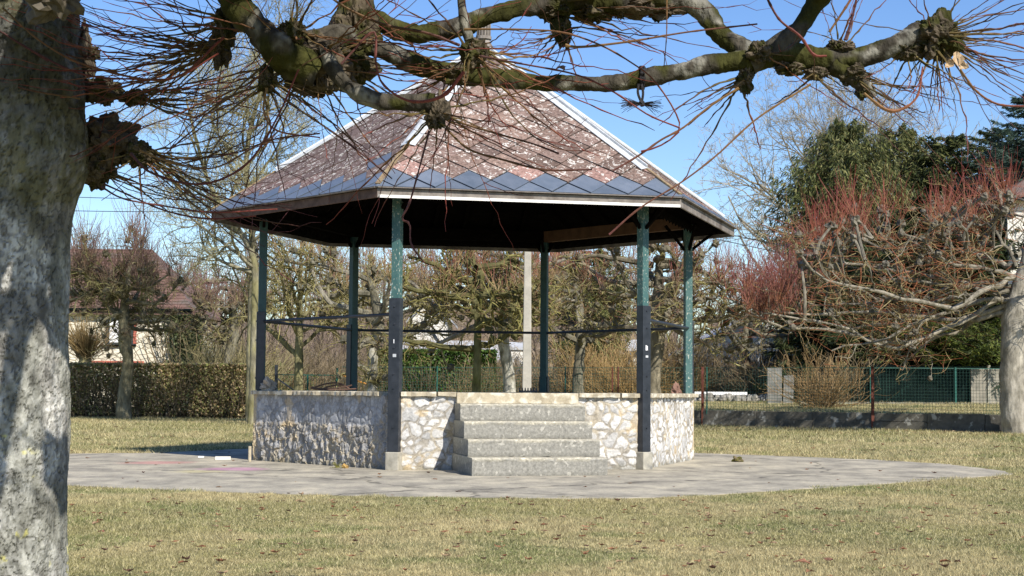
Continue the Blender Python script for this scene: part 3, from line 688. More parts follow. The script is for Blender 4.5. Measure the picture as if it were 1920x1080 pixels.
def pollard(label, base, Ht, r, spread, z0, z1, seed, bark=GREYB, twig=np.array([.23, .17, .10]), shoot=np.array([.22, .05, .045]), nl=11, shoots=700, sl=.9, bias=None,
            white=None, moss=None, lichen=np.array([.40, .36, .12]), name='pollard_tree', updir=.55, drooped=0.0, group='pollarded trees round the bandstand lawn', knobs=1.0, side=500, lim_r=.085):
    """old pollard: trunk, layered crooked limbs with knobs, and whippy shoots standing on the knobs"""
    rg = np.random.default_rng(seed); base = np.asarray(base, float)
    T = empty(name, base, label, 'tree', group)
    pts = np.array([base+[0, 0, -.1], base+[rg.normal(0, .05), rg.normal(0, .05), Ht*.4], base+[rg.normal(0, .1), rg.normal(0, .1), Ht*.75], base+[rg.normal(0, .12), 0, Ht], base+[rg.normal(0, .15), 0, z1*.8]])
    cl = Cloud(); trunk_geo(cl, pts, [r*1.35, r, r*.92, r*1.05, r*.45], seed, bark, moss, whitebelow=white)
    cl.build('trunk', M_farbark, T, smooth=True)
    # limbs: start on trunk, run outward almost level
    K = 12; a = rg.uniform(0, 2*math.pi, nl) if bias is None else rg.normal(bias[0], bias[1], nl)
    zs = np.linspace(z0, z1*.8, nl)+rg.normal(0, .1, nl)
    S0 = np.stack([base[0]+np.cos(a)*r*.3, base[1]+np.sin(a)*r*.3, zs+base[2]], -1)
    D = np.stack([np.cos(a), np.sin(a)*.8, rg.uniform(-.05, .25, nl)-drooped], -1)
    Ls = spread*rg.uniform(.75, 1.1, nl)
    P = grow(S0, D, Ls, K, .20, .015, rg); R = lim_r*np.linspace(1.2, .5, K)[None, :]*rg.uniform(.8, 1.2, (nl, 1))
    cl = Cloud(); cl.tubes(P, R, 7, bark, PALEB*.9 if white is not None else bark*.95, rg)
    n2 = nl*5; S1, D1, r1, t1 = spawn(P, R, n2, .25, 1, .8, rg); D1[:, 2] += updir*rg.uniform(-.2, 1, n2)
    P1 = grow(S1, D1, rg.uniform(.5, 1.5, n2)*spread*.28+.25, 9, .30, .03, rg); R1 = (r1*.6)[:, None]*np.linspace(1, .55, 9)[None, :]
    cl.tubes(P1, R1, 5, bark*1.05, lichen*.6+bark*.4, rg)
    n3 = n2*4; S2, D2, r2, t2 = spawn(P1, R1, n3, .2, 1, 1.0, rg)
    P2 = grow(S2, D2, rg.uniform(.25, .9, n3), 7, .35, .03, rg); R2 = np.minimum(r2*.55, .022)[:, None]*np.linspace(1, .5, 7)[None, :]+.004
    cl.tubes(P2, R2, 4, mixc(np.tile(bark, (1, 1)), lichen, np.array([.5]))[0], lichen*.7, rg)
    ends = np.concatenate([P[:, -1], P1[:, -1], P1[rg.random(n2) < .5][:, 5]])
    for i, e_ in enumerate(ends):
        if rg.random() < .65*knobs: cl.blob(e_, rg.uniform(.06, .13), bark*.75, seed+i, .6, 9, 7)
    cl.build('limbs', M_farbark, T)
    sc = Cloud()
    def sh(n, lo, hi, up, wig, rad, c0, c1, src):
        i = rg.integers(0, len(src), n); d = rg.normal(size=(n, 3))*[.55, .55, .35]+[0, 0, up]
        P_ = grow(src[i]+rg.normal(0, .05, (n, 3)), d, rg.uniform(lo, hi, n), 6, wig, up*.12, rg)
        sc.tubes(P_, rad*np.linspace(1, .5, 6)[None, :]*rg.uniform(.7, 1.3, (n, 1)), 3, c0, c1, rg, .35)
    top = ends[ends[:, 2] > np.quantile(ends[:, 2], .45)]
    sh(shoots, sl*.45, sl*1.1, 1.0, .07, .0085, twig, shoot, top)
    sh(side, .15, .55, .25, .2, .007, twig, shoot*.6+twig*.4, ends)
    sh(side, .2, .7, .0, .25, .007, twig*.9, lichen*.7, P2[:, -1])
    sc.build('shoots', M_shoot, T)
    return T

def bare_tree(label, base, H, r, spread, seed, lean=(0, 0), c=PALEB*.8, twigc=np.array([.42, .37, .24]), name='bare_tree', n=(9, 60, 420, 2600), crown0=.3, trunk_pts=None, tw=.010, group=None, up=.02, round_=False, origin=None, seg=(1.0, .5, .3)):
    rg = np.random.default_rng(seed); base = np.asarray(base, float)
    T = empty(name, base, label, 'tree', group)
    if trunk_pts is None:
        trunk_pts = [base+[0, 0, -.1], base+[lean[0]*.3, lean[1]*.3, H*.35], base+[lean[0]*.6, lean[1]*.6, H*.6], base+[lean[0], lean[1], H*.93]]
        rad = [r*1.3, r, r*.7, r*.15]
    else: rad = list(np.linspace(r*1.2, r*.25, len(trunk_pts)))
    cl = Cloud(); trunk_geo(cl, trunk_pts, rad, seed, c, np.array([.26, .24, .11]), n=40); cl.build('trunk', M_farbark, T, smooth=True)
    Q = spline(np.column_stack([trunk_pts, rad]), 30); P0, R0 = Q[None, :, :3], Q[None, :, 3]
    S1, D1, r1, t1 = spawn(P0, R0, n[0], crown0, .97, 1.0, rg)
    L1 = spread*np.where(round_, np.sqrt(np.clip(1-((t1-crown0)/(1-crown0)*1.0)**2, .12, 1)), 1-.5*t1)*rg.uniform(.8, 1.15, n[0])
    D1[:, 2] = np.abs(D1[:, 2])*.6+.15
    P1 = grow(S1, D1, L1, 14, .13, up, rg); R1 = (r1*.5+.01)[:, None]*np.linspace(1, .25, 14)[None]
    S2, D2, r2, _ = spawn(P1, R1, n[1], .2, 1, .8, rg); P2 = grow(S2, D2, rg.uniform(.5, 1.1, n[1])*spread*.5*seg[0], 11, .16, up, rg); R2 = (r2*.55+.004)[:, None]*np.linspace(1, .35, 11)[None]
    S3, D3, r3, _ = spawn(P2, R2, n[2], .15, 1, .8, rg); P3 = grow(S3, D3, rg.uniform(.4, 1.1, n[2])*spread*.3*seg[1], 8, .2, up, rg); R3 = np.clip(r3*.6, .006, .03)[:, None]*np.linspace(1, .5, 8)[None]
    cl = Cloud(); cl.tubes(P1, R1, 7, c, c, rg); cl.tubes(P2, R2, 5, c, twigc, rg); cl.tubes(P3, R3, 4, c*.6+twigc*.4, twigc, rg); cl.build('branches', M_farbark, T)
    S4, D4, r4, _ = spawn(P3, R3, n[3], .1, 1, .8, rg); P4 = grow(S4, D4, rg.uniform(.4, 1.1, n[3])*spread*.17*seg[2], 5, .25, up, rg)
    cl = Cloud(); cl.tubes(P4, np.full((n[3], 1), tw)*np.linspace(1, .55, 5)[None], 3, twigc*.9, twigc, rg, .35); cl.build('twigs', M_shoot, T)
    return T

def leafy(cl, P, size, cols, rg, flat=.5, asp=.45):
    """small leaf quads at P"""
    n = len(P); d = nrm(rg.normal(size=(n, 3))); d[:, 2] *= flat; d = nrm(d); s = nrm(np.cross(d, rg.normal(size=(n, 3))))
    L = (size*rg.uniform(.6, 1.3, n))[:, None]
    V = np.stack([P-d*L*.5, P+s*L*asp*.5, P+d*L*.5, P-s*L*asp*.5], 1).reshape(-1, 3)
    c = np.asarray(cols)[rg.integers(0, len(cols), n)]*rg.uniform(.6, 1.4, (n, 1))
    cl.add(V, np.arange(4*n).reshape(-1, 4), np.repeat(c, 4, 0))

def spruce(label, base, H, W, seed, cols, nb=110, dens=110, droop=.5, name='spruce_tree', bare=.05, size=.17, group='dark evergreens behind the garden', thin=0.0, hang=.6):
    rg = np.random.default_rng(seed); base = np.asarray(base, float); T = empty(name, base, label, 'tree', group)
    cl = Cloud(); trunk_geo(cl, [base+[0, 0, -.1], base+[.05, 0, H*.5], base+[0, 0, H]], [H*.022+.06, H*.013+.03, .02], seed, np.array([.13, .10, .075])); cl.build('trunk', M_farbark, T)
    nb = int(nb*2.1); t = np.sort(bare+(.985-bare)*rg.uniform(0, 1, nb)**.72); a = rg.uniform(0, 2*math.pi, nb)
    L = W*np.minimum(((1-t)*2.6)**.8, 1-.35*t)*rg.uniform(.6, 1.1, nb)+.3
    S0 = base+np.stack([0*t, 0*t, t*H], -1); D = np.stack([np.cos(a), np.sin(a), .25-droop*(1-t)+0*t], -1)
    K = 10; P = grow(S0, D, L, K, .06, 0, rg)
    s = np.linspace(0, 1, K)[None, :]; P[:, :, 2] += L[:, None]*(-.22*s+.30*s**2)*droop*1.6
    R = np.full((nb, K), .03)*np.linspace(1, .2, K)
    cl = Cloud(); cl.tubes(P, R, 4, np.array([.12, .09, .06]), None, rg)
    # branchlets: drooping sprays of needles
    n = int(nb*dens*(1-thin)); i = rg.integers(0, nb, n); w = L[i]/L.max(); keep = rg.random(n) < (.35+.65*w); i = i[keep]; n = len(i)
    k = np.minimum((rg.uniform(.12, 1, n)**.8*(K-1)), K-1.001); k0 = k.astype(int); f = (k-k0)[:, None]
    B = P[i, k0]*(1-f)+P[i, k0+1]*f; Tn = nrm(P[i, k0+1]-P[i, k0]); sd = nrm(np.cross(Tn, [0, 0, 1]))*rg.choice([-1, 1], n)[:, None]
    q = rg.uniform(0, 1, n)[:, None]; ext = (.12+.16*L[i])[:, None]*(1.1-k[:, None]/K)
    Pc = B+sd*ext*q+Tn*ext*q*.5; hg = rg.uniform(0, hang, n)*rg.uniform(.1, 1, n)*np.minimum(L[i]*.5, 1.0); Pc[:, 2] -= hg
    d = nrm(sd*.7+Tn*.6+np.array([0, 0, -1.0])*(.3+hang*1.2*rg.random(n))[:, None]+rg.normal(0, .3, (n, 3)))
    o = nrm(np.cross(d, rg.normal(size=(n, 3)))); ll = (size*rg.uniform(.6, 1.5, n))[:, None]
    V = np.stack([Pc-d*ll*.5, Pc-d*ll*.1+o*ll*.105, Pc+d*ll*.7, Pc-d*ll*.1-o*ll*.105], 1).reshape(-1, 3)
    c = np.asarray(cols)[rg.integers(0, len(cols), n)]*rg.uniform(.55, 1.5, (n, 1))
    cl.add(V, np.arange(4*n).reshape(-1, 4), np.repeat(c, 4, 0))
    cl.build('crown', M_leaf, T); return T

def shrub(label, base, W, H, seed, c, n=260, leaves=0, lcol=None, name='bare_shrub', cat='shrub', group=None, tw=.009, spreadxy=.5, stiff=.1, lsize=.09, up=1.0, D_=None):
    rg = np.random.default_rng(seed); base = np.asarray(base, float); T = empty(name, base, label, cat, group)
    c = np.asarray(c, float)
    S0 = base+rg.normal(0, 1, (n, 3))*[W*.13, (D_ or W)*.13, 0]+[0, 0, -.03]
    D = rg.normal(size=(n, 3))*[spreadxy, spreadxy, .15]+[0, 0, up]
    P = grow(S0, D, H*rg.uniform(.5, 1.15, n), 9, stiff, .0, rg); R = tw*1.6*np.linspace(1, .35, 9)[None]*rg.uniform(.6, 1.4, (n, 1))
    cl = Cloud(); cl.tubes(P, R, 4, c*.8, c, rg, .35)
    m = n*5; S1, D1, r1, _ = spawn(P, R, m, .2, 1, .7, rg); P1 = grow(S1, D1, H*rg.uniform(.08, .35, m), 5, .2, .05, rg); cl.tubes(P1, tw*.6*np.ones((m, 5)), 3, c, c*1.15, rg, .35)
    cl.build('stems', M_shoot, T)
    if leaves:
        cl = Cloud(); i = rg.integers(0, m, leaves); Pl = P1[i, rg.integers(0, 5, leaves)]+rg.normal(0, .05, (leaves, 3)); leafy(cl, Pl, lsize, lcol, rg); cl.build('leaves', M_leaf, T)
    return T

# --- row of pollards
G2 = np.array([.36, .33, .12])
pollard('knobbly pollard standing against the clipped hedge left of the bandstand', bx(234, 56), 2.9, .22, 2.1, 3.4, 6.4, 11, nl=20, shoots=800, sl=1.7, shoot=np.array([.20, .10, .10]), side=1900, lim_r=.07, bark=np.array([.21, .19, .12]), lichen=np.array([.36, .34, .13]))
pollard('pollard with pale trunk seen just right of the back left post', bx(697, 50), 3.4, .17, 2.8, 2.7, 6.4, 12, nl=14, shoots=600, side=900, white=3.2, lichen=np.array([.40, .35, .12]), twig=np.array([.32, .28, .12]), shoot=np.array([.30, .13, .10]))
pollard('pollard with slim moss green trunk behind the bandstand steps', bx(889, 44), 4.5, .115, 2.3, 2.4, 5.6, 13, nl=12, shoots=300, moss=np.array([.13, .13, .035]), bark=np.array([.15, .14, .06]), side=700, twig=np.array([.27, .21, .10]))
pollard('pollard with thick flaking white trunk beside the concrete pole', bx(953, 47), 3.6, .185, 2.9, 2.7, 6.3, 14, nl=14, shoots=520, white=2.9, side=900, twig=np.array([.28, .20, .11]), shoot=np.array([.25, .06, .045]))
pollard('pollard with grey trunk seen between the two right hand posts', bx(1229, 48), 3.2, .225, 3.1, 2.9, 6.6, 15, nl=17, shoots=900, side=1100, bark=np.array([.23, .20, .14]), shoot=np.array([.25, .045, .045]), knobs=1.4, updir=.7)
# the great right-hand pollard: limbs sweep far to the left
def big_pollard():
    rg = np.random.default_rng(21); Y = 45.4; b = bx(1908, Y)
    T = empty('pollard_tree', b, 'great pollard with split grey trunk and wide crown at the right edge', 'tree', 'pollarded trees round the bandstand lawn')
    def W(px, py, dY=0): return at(px, py, Y+dY)
    cl = Cloud(); trunk_geo(cl, [b+[0.05, 0, -.1], W(1902, 740), W(1900, 660), W(1910, 580), W(1925, 500), W(1935, 420)], [.50, .40, .37, .42, .22, .06], 21, np.array([.36, .33, .27]), None, 28, 60, .10)
    cl.build('trunk', M_farbark, T, smooth=True)
    bark = np.array([.25, .225, .175])
    lim = [  # traced limb routes: px, py, depth offset
        [(1900, 560, 0), (1850, 560, -.6), (1790, 585, -1), (1720, 605, -1.2), (1640, 640, -1.4), (1560, 655, -1.6)],
        [(1900, 600, 0), (1840, 590, 1), (1800, 620, 1.3), (1740, 640, 1.6), (1690, 690, 1.8)],
        [(1895, 540, 0), (1830, 530, .5), (1760, 545, .9), (1660, 560, 1.2), (1560, 575, 1.5), (1480, 555, 1.8)],
        [(1900, 520, 0), (1840, 500, -.7), (1770, 490, -1.2), (1730, 450, -1.5), (1690, 440, -1.7)],
        [(1900, 520, 0), (1850, 545, -1.5), (1770, 575, -2.2), (1690, 555, -2.6), (1610, 535, -3), (1540, 520, -3), (1500, 470, -3.2)],
        [(1905, 500, 0), (1870, 440, .5), (1850, 420, .8), (1800, 425, 1.2), (1760, 440, 1.5)],
        [(1900, 580, 0), (1820, 600, .3), (1750, 600, .7), (1650, 585, 1), (1500, 590, 1.2), (1430, 575, 1.4), (1410, 540, 1.5)],
        [(1880, 560, 0), (1770, 620, -.5), (1660, 655, -1), (1600, 620, -1.1), (1500, 600, -1.3), (1430, 590, -1.5)],
        [(1890, 545, 0), (1700, 520, -1), (1690, 470, -1.1), (1720, 440, -1.1)],
        [(1890, 545, 0), (1720, 565, 2), (1600, 540, 2.4), (1570, 490, 2.6), (1590, 450, 2.8)],
        [(1905, 480, 0), (1960, 440, .5), (2030, 400, 1)], [(1905, 540, 0), (1990, 540, -1), (2100, 520, -2)],
        [(1900, 540, 0), (1800, 560, 2.5), (1700, 600, 3.5), (1580, 620, 4.3), (1500, 600, 4.8)],
        [(1900, 560, 0), (1760, 520, 3), (1640, 500, 3.6), (1540, 480, 4), (1520, 440, 4.1)],
        [(1900, 500, 0), (1820, 470, 1.5), (1790, 430, 2), (1770, 400, 2.2)],
        [(1890, 570, 0), (1700, 640, .5), (1560, 620, .8), (1450, 610, 1), (1370, 560, 1.2), (1350, 530, 1.4)],
    ]
    Ps, Rs = [], []
    for k, L in enumerate(lim):
        Q = spline(np.array([W(*p) for p in L]), 16); Q[1:] += rg.normal(0, .045, (15, 3)); Ps.append(Q); Rs.append(np.linspace(.085, .028, 16)*rg.uniform(.7, 1.1)*np.tile([1.12, .9], 8))
    P = np.array(Ps); R = np.array(Rs)
    cl = Cloud(); cl.tubes(P, R, 8, bark, bark*1.15, rg)
    n2 = 190; S1, D1, r1, t1 = spawn(P, R, n2, .2, 1, .8, rg); D1[:, 2] += rg.uniform(-.25, .75, n2)
    P1 = grow(S1, D1, rg.uniform(.5, 1.8, n2), 9, .24, .03, rg); R1 = (r1*.5)[:, None]*np.linspace(1, .55, 9)[None]; cl.tubes(P1, R1, 6, bark*.9, bark*1.0, rg)
    n3 = 1100; S2, D2, r2, _ = spawn(P1, R1, n3, .2, 1, 1.0, rg); P2 = grow(S2, D2, rg.uniform(.25, 1.0, n3), 7, .32, .0, rg); R2 = np.minimum(r2*.5, .022)[:, None]*np.linspace(1, .5, 7)[None]+.004
    cl.tubes(P2, R2, 4, np.array([.26, .22, .12]), np.array([.30, .24, .12]), rg)
    tops = np.array([W(px, np.interp(px, [1490, 1560, 1650, 1720, 1800, 1900], [470, 440, 425, 415, 400, 385])+rg.normal(6, 20), rg.uniform(-2.5, 3.5)) for px in rg.uniform(1495, 1900, 60)])
    # short uprights carrying the topmost knobs
    all_ = P1.reshape(-1, 3)
    for i, e_ in enumerate(tops):
        j = np.argmin(np.linalg.norm((all_-e_)*[1, .6, 1]+[0, 0, .5], axis=1)); q = spline(np.array([all_[j], (all_[j]+e_)/2+rg.normal(0, .12, 3), e_]), 7)[None]
        cl.tubes(q, np.linspace(.05, .035, 7)[None], 6, bark, bark*.9, rg); cl.blob(e_, rg.uniform(.08, .15), bark*.75, i, .6, 9, 7)
    ends = np.concatenate([P1[:, -1], P[:, -1]])
    for i, e_ in enumerate(ends):
        if rg.random() < .6: cl.blob(e_, rg.uniform(.06, .12), bark*.7, 90+i, .6, 9, 7)
    cl.build('limbs', M_farbark, T)
    sc = Cloud()
    def sh(n, lo, hi, d0, sp, up, wig, rad, c0, c1, src):
        i = rg.integers(0, len(src), n); d = rg.normal(size=(n, 3))*sp+d0
        P_ = grow(src[i]+rg.normal(0, .06, (n, 3)), d, rg.uniform(lo, hi, n), 6, wig, up, rg); sc.tubes(P_, rad*np.linspace(1, .5, 6)[None]*rg.uniform(.7, 1.3, (n, 1)), 3, c0, c1, rg, .35)
    OR, RD = np.array([.24, .10, .05]), np.array([.19, .03, .03])
    sh(760, .4, 1.6, [-.05, 0, 1], [.42, .42, .3], .08, .07, .0075, OR, RD, tops)
    lf = np.array([W(px, py, dy) for px, py, dy in zip(rg.uniform(1400, 1480, 26), rg.uniform(520, 590, 26), rg.uniform(-2, 3, 26))])
    sh(620, .5, 1.4, [-.05, 0, 1], [.4, .4, .2], .08, .06, .0085, OR, RD*np.array([.9, 1.6, 1.8]), np.concatenate([lf, P[6][-3:], P[15][-4:], P[7][-3:]]))
    sh(1700, .3, 1.1, [0, 0, .25], [1, 1, .35], .0, .13, .008, np.array([.30, .15, .07]), np.array([.36, .10, .05]), P2[:, 3])
    sh(900, .2, .7, [0, 0, -.1], [1, 1, .4], .0, .2, .008, np.array([.30, .24, .11]), np.array([.34, .26, .12]), P2[:, -1])
    sc.build('shoots', M_shoot, T)
big_pollard()
# pollard further back, its crown filling the gap right of the bandstand
pollard('pollard half hidden beyond the wire fence right of the bandstand', bx(1405, 67), 3.0, .15, 3.8, 2.9, 6.4, 17, nl=14, shoots=850, sl=1.5, side=900, shoot=np.array([.24, .045, .06]), name='pollard_tree')
pollard('small pollard between the hedge and the tall lichen covered tree', bx(425, 64), 3.2, .22, 2.0, 3.2, 6.9, 18, nl=12, shoots=620, sl=1.6, side=700, shoot=np.array([.22, .11, .12]), lichen=np.array([.40, .36, .14]))
pollard('pollard behind the back right post with russet twigs', bx(1085, 56), 3.4, .2, 3.0, 2.8, 6.9, 19, nl=13, shoots=500, side=900, shoot=np.array([.36, .11, .07]))
# tall lichened tree left behind the roof
tp = [bx(474, 49)+[0, 0, -.1]]+[at(px, py, 49) for px, py in ((476, 700), (478, 560), (474, 480), (440, 420), (395, 350), (370, 270), (350, 190))]
bare_tree('tall bare tree with pale yellow lichen behind the left eave', bx(474, 49), 12, .13, 4.6, 31, c=np.array([.24, .22, .15]), twigc=np.array([.34, .31, .16]), n=(18, 120, 800, 3600), crown0=.42, trunk_pts=tp, tw=.0065, up=.035, seg=(.9, .8, .9), name='walnut_tree')
tp = [bx(470, 50.5)+[0, 0, -.1]]+[at(px, py, 50.5) for px, py in ((471, 620), (474, 500), (470, 400), (462, 300), (480, 200), (520, 110), (540, 40))]
bare_tree('upright bare tree close behind the left post of the bandstand', bx(470, 50.5), 13, .12, 4.2, 32, c=np.array([.24, .22, .15]), twigc=np.array([.34, .31, .16]), n=(18, 120, 800, 3400), crown0=.40, trunk_pts=tp, tw=.0065, up=.03, seg=(.9, .8, .9), name='walnut_tree')
bare_tree('low spreading tree of drooping yellow lichened branches seen under the roof', bx(560, 53), 6.6, .14, 5.0, 33, c=np.array([.24, .22, .12]), twigc=np.array([.38, .33, .12]), n=(16, 110, 700, 2600), crown0=.35, tw=.009, up=-.02, name='walnut_tree')
# big pale tree and evergreens on the right
bare_tree('large round headed bare tree behind the evergreens', bx(1575, 96), 18.2, .32, 10.2, 34, c=np.array([.34, .30, .23]), twigc=np.array([.38, .33, .23]), n=(52, 340, 2600, 15000), crown0=.22, tw=.012, round_=True, up=.02)
EV = [np.array([.11, .13, .04]), np.array([.17, .18, .06]), np.array([.055, .07, .03]), np.array([.22, .21, .08])]
EB = [np.array([.06, .10, .075]), np.array([.09, .14, .10]), np.array([.04, .06, .045])]
ED = [np.array([.022, .034, .016]), np.array([.045, .062, .022]), np.array([.075, .09, .03])]
spruce('tall spruce with hanging sprays left of the other evergreens', bx(1585, 72), 13.9, 4.9, 41, EV, 160, 190, .75, hang=1.3, size=.24)
spruce('spruce with olive sprays beside the tallest hanging spruce', bx(1690, 76), 14.4, 4.4, 42, EV, 150, 190, .65, hang=1.1, size=.24)
spruce('dense fir between the olive spruces and the blue spruce', bx(1785, 74), 13.6, 4.4, 43, ED+[EV[1]], 150, 190, .2, hang=.3, size=.24)
spruce('low broad fir in front of the white house', bx(1868, 72), 13.6, 5.0, 44, ED+[EV[1]], 130, 180, .2, hang=.3, size=.22)
spruce('blue green spruce at the right edge above the white house', bx(1932, 66), 14.0, 3.6, 45, EB, 130, 170, .2, hang=.2, size=.2)
spruce('spruce glimpsed under the roof beside the back right post', bx(1112, 78), 8.3, 2.6, 46, EV, 110, 150, .3, size=.22)
for i, (px, Y, H, W_, lab) in enumerate(((1560, 64, 5.6, 3.0, 'dark yew behind the great pollard nearest the bandstand'), (1660, 65, 8.6, 3.4, 'dark yew behind the middle of the great pollard'), (1750, 64, 9.4, 3.3, 'tallest dark yew behind the great pollard'), (1835, 63, 9.0, 3.0, 'dark yew beside the split grey trunk'))):
    spruce(lab, bx(px, Y), H, W_, 50+i, ED, 150, 170, .1, name='yew_tree', bare=.12 if i else .05, hang=.4, size=.24, group='dark yews behind the great pollard')
spruce('low yellow green conifer whose foliage hangs above the dark shed', bx(1790, 61.5), 3.9, 3.8, 57, [np.array([.08, .11, .02]), np.array([.13, .15, .03]), np.array([.03, .045, .012])], 90, 170, .05, name='yew_tree', bare=.5, hang=.4, size=.2, group=None)

# --- clipped hedge, shrubs, willow, ivy
def hedge(label, p0, p1, depth, H, seed, cols, n, name='clipped_hedge', size=.10, stems=900, zb=0.0):
    rg = np.random.default_rng(seed); p0, p1 = np.array(p0, float), np.array(p1, float); e = p1-p0; L = np.linalg.norm(e); e /= L; f = np.array([-e[1], e[0], 0])
    T = empty(name, (p0+p1)/2, label, 'hedge')
    cl = Cloud(); m = stems; S0 = p0+e*rg.uniform(0, L, m)[:, None]+f*rg.uniform(.0, depth, m)[:, None]+[0, 0, zb]
    P = grow(S0, rg.normal(size=(m, 3))*[.22, .22, 0]+[0, 0, 1], H*rg.uniform(.7, .95, m), 6, .13, 0, rg); cl.tubes(P, .016*np.linspace(1, .5, 6)[None]*np.ones((m, 1)), 3, np.array([.11, .085, .055]), np.array([.20, .16, .10]), rg, .4)
    cl.build('stems', M_farbark, T)
    cl = Cloud(); u = rg.uniform(0, L, n); d = rg.beta(1, 2.2, n)*depth; z = rg.uniform(.04, 1, n)**.85*H
    top = rg.random(n) < .2; z[top] = H+rg.normal(0, .03, top.sum()); d[top] = rg.uniform(0, depth, top.sum())
    Pp = p0+e*u[:, None]+f*d[:, None]+np.stack([0*u, 0*u, z+zb], -1)
    hol = fbm(Pp, 1.6, seed, 3)+.25*(z/H) > .40; Pp = Pp[hol]
    leafy(cl, Pp, size, cols, rg, 1, .7); cl.build('leaves', M_leaf, T)
HC = [np.array([.44, .32, .17]), np.array([.38, .36, .15]), np.array([.27, .29, .10]), np.array([.52, .40, .24]), np.array([.20, .17, .09])]
hedge('clipped brown and green hedge in front of the stone house', bx(20, 59.5), bx(476, 58.5), 1.0, 2.02, 61, HC, 42000)
hedge('bright green laurel hedge seen under the roof', bx(705, 72), bx(930, 72), 1.2, 2.95, 62, [np.array([.06, .12, .02]), np.array([.10, .17, .03]), np.array([.04, .07, .015])], 16000, name='laurel_hedge', size=.16)
# rounded willow pollard on short trunk
def willow():
    rg = np.random.default_rng(71); Y = 62; b = bx(157, Y); T = empty('willow_bush', b, 'round head of fine willow rods on a short trunk by the stone house', 'shrub')
    cl = Cloud(); trunk_geo(cl, [b, b+[.03, 0, 1.3], at(160, 668, Y)], [.22, .2, .24], 71, np.array([.42, .36, .18])); cl.build('trunk', M_farbark, T)
    n = 700; c = at(160, 668, Y); D = rg.normal(size=(n, 3))*[.8, .8, .1]+[0, 0, .95]; P = grow(c+rg.normal(0, .12, (n, 3)), D, rg.uniform(.7, 1.7, n), 6, .05, .06, rg)
    cl = Cloud(); cl.tubes(P, .010*np.linspace(1, .5, 6)[None]*np.ones((n, 1)), 3, np.array([.25, .18, .08]), np.array([.33, .23, .10]), rg, .4); cl.build('rods', M_shoot, T)
willow()
shrub('bare orange brown shrub standing on the terrace behind the wire fence', bx(1545, 55)+[0, 0, .55], 2.0, 2.3, 72, (.33, .22, .10), 130, spreadxy=.75, up=.8, stiff=.12)
TAN, OCH, DUN = (.27, .20, .10), (.33, .22, .09), (.21, .165, .10)
sp = [(1110, 70, 3.0, 3.6, OCH, 'ochre thicket behind the back right post'), (1180, 66, 3.0, 3.0, OCH, 'tawny thicket left of the grey trunk'), (1270, 68, 3.2, 3.4, TAN, 'tan thicket right of the grey trunk'), (1345, 72, 2.6, 2.6, DUN, 'dun thicket in front of the white gable'),
      (1420, 66, 3.0, 2.6, DUN, 'scrub below the white gable'), (1500, 64, 2.6, 2.3, TAN, 'scrub beside the concrete sheets'), (408, 66, 2.6, 3.2, (.30, .27, .14), 'green brown scrub right of the stone house'), (440, 64, 3.0, 3.4, (.30, .26, .13), 'scrub in front of the wooded hill by the hedge end'),
      (540, 68, 3.6, 3.2, DUN, 'grey brown thicket behind the green gate'), (620, 70, 3.4, 3.2, DUN, 'brambles left of the laurel hedge'), (760, 82, 4, 4.4, DUN, 'tall thicket behind the laurel hedge'), (860, 84, 4, 4.0, TAN, 'thicket behind the moss green trunk'),
      (930, 74, 2.6, 3.2, DUN, 'thicket left of the thick white trunk'), (1030, 70, 3.0, 3.0, DUN, 'thicket between pole and back right post'), (402, 75, 2.4, 3.6, (.26, .25, .12), 'thicket behind the scrub right of the stone house'), (1600, 62, 2.4, 2.2, DUN, 'scrub left of the dark shed')]
for i, (px, Y, W_, H, c, lab) in enumerate(sp):
    shrub(lab, bx(px, Y)+[0, 0, .6 if px > 1250 else 0], W_, H, 80+i, c, 300, 0, None, 'thicket', 'shrub', 'thickets behind the lawn', .011, .55, .13)
shrub('evergreen bush under the left end of the roof view', bx(500, 66), 2.2, 2.2, 98, TAN, 160, 2500, [np.array([.08, .12, .03]), np.array([.12, .15, .04])], 'evergreen_bush', lsize=.12)
shrub('evergreen bush beside the laurel hedge and the slim trunk', bx(905, 68), 2.4, 2.3, 99, TAN, 160, 2500, [np.array([.09, .12, .03]), np.array([.14, .15, .05])], 'evergreen_bush', lsize=.12)

# --- far wood on the hill (stuff)
def wood():
    rg = np.random.default_rng(101); cl = Cloud(); n = 620
    x = rg.uniform(-75, 95, n); y = rg.uniform(96, 185, n); z = hill_z(x, y); z = np.maximum(z, 0)
    lim = np.interp(x/y, [-.3, -.2, -.1, 0, .08, .12, .17, .3], [8.2, 8.6, 9.6, 9.6, 9.0, 6.8, 5.0, 5.0])
    H = lim*rg.uniform(.55, 1.0, n)
    P0 = grow(np.stack([x, y, z-.3], -1), rg.normal(size=(n, 3))*[.08, .08, 0]+[0, 0, 1], H, 7, .05, .02, rg); R0 = np.linspace(.13, .03, 7)[None]*np.ones((n, 1))
    cb = np.array([.19, .145, .11]); cl.tubes(P0, R0, 4, cb, cb, rg, .35)
    m = n*9; S1, D1, r1, _ = spawn(P0, R0, m, .25, 1, .7, rg); D1[:, 2] += .4; P1 = grow(S1, D1, rg.uniform(.8, 3, m), 5, .15, .04, rg); R1 = np.linspace(.045, .02, 5)[None]*np.ones((m, 1)); cl.tubes(P1, R1, 3, cb, cb*1.1, rg, .35)
    m2 = m*9; S2, D2, r2, _ = spawn(P1, R1, m2, .1, 1, .7, rg); D2[:, 2] += .2; P2 = grow(S2, D2, rg.uniform(.4, 1.6, m2), 3, .15, .02, rg); cl.tubes(P2, np.full((m2, 3), .016), 3, np.array([.20, .15, .115]), np.array([.22, .16, .135]), rg, .35)
    tag(cl.build('distant_wood', M_shoot), 'grey brown bare woodland covering the hill behind the bandstand', 'woodland', kind='stuff')
wood()
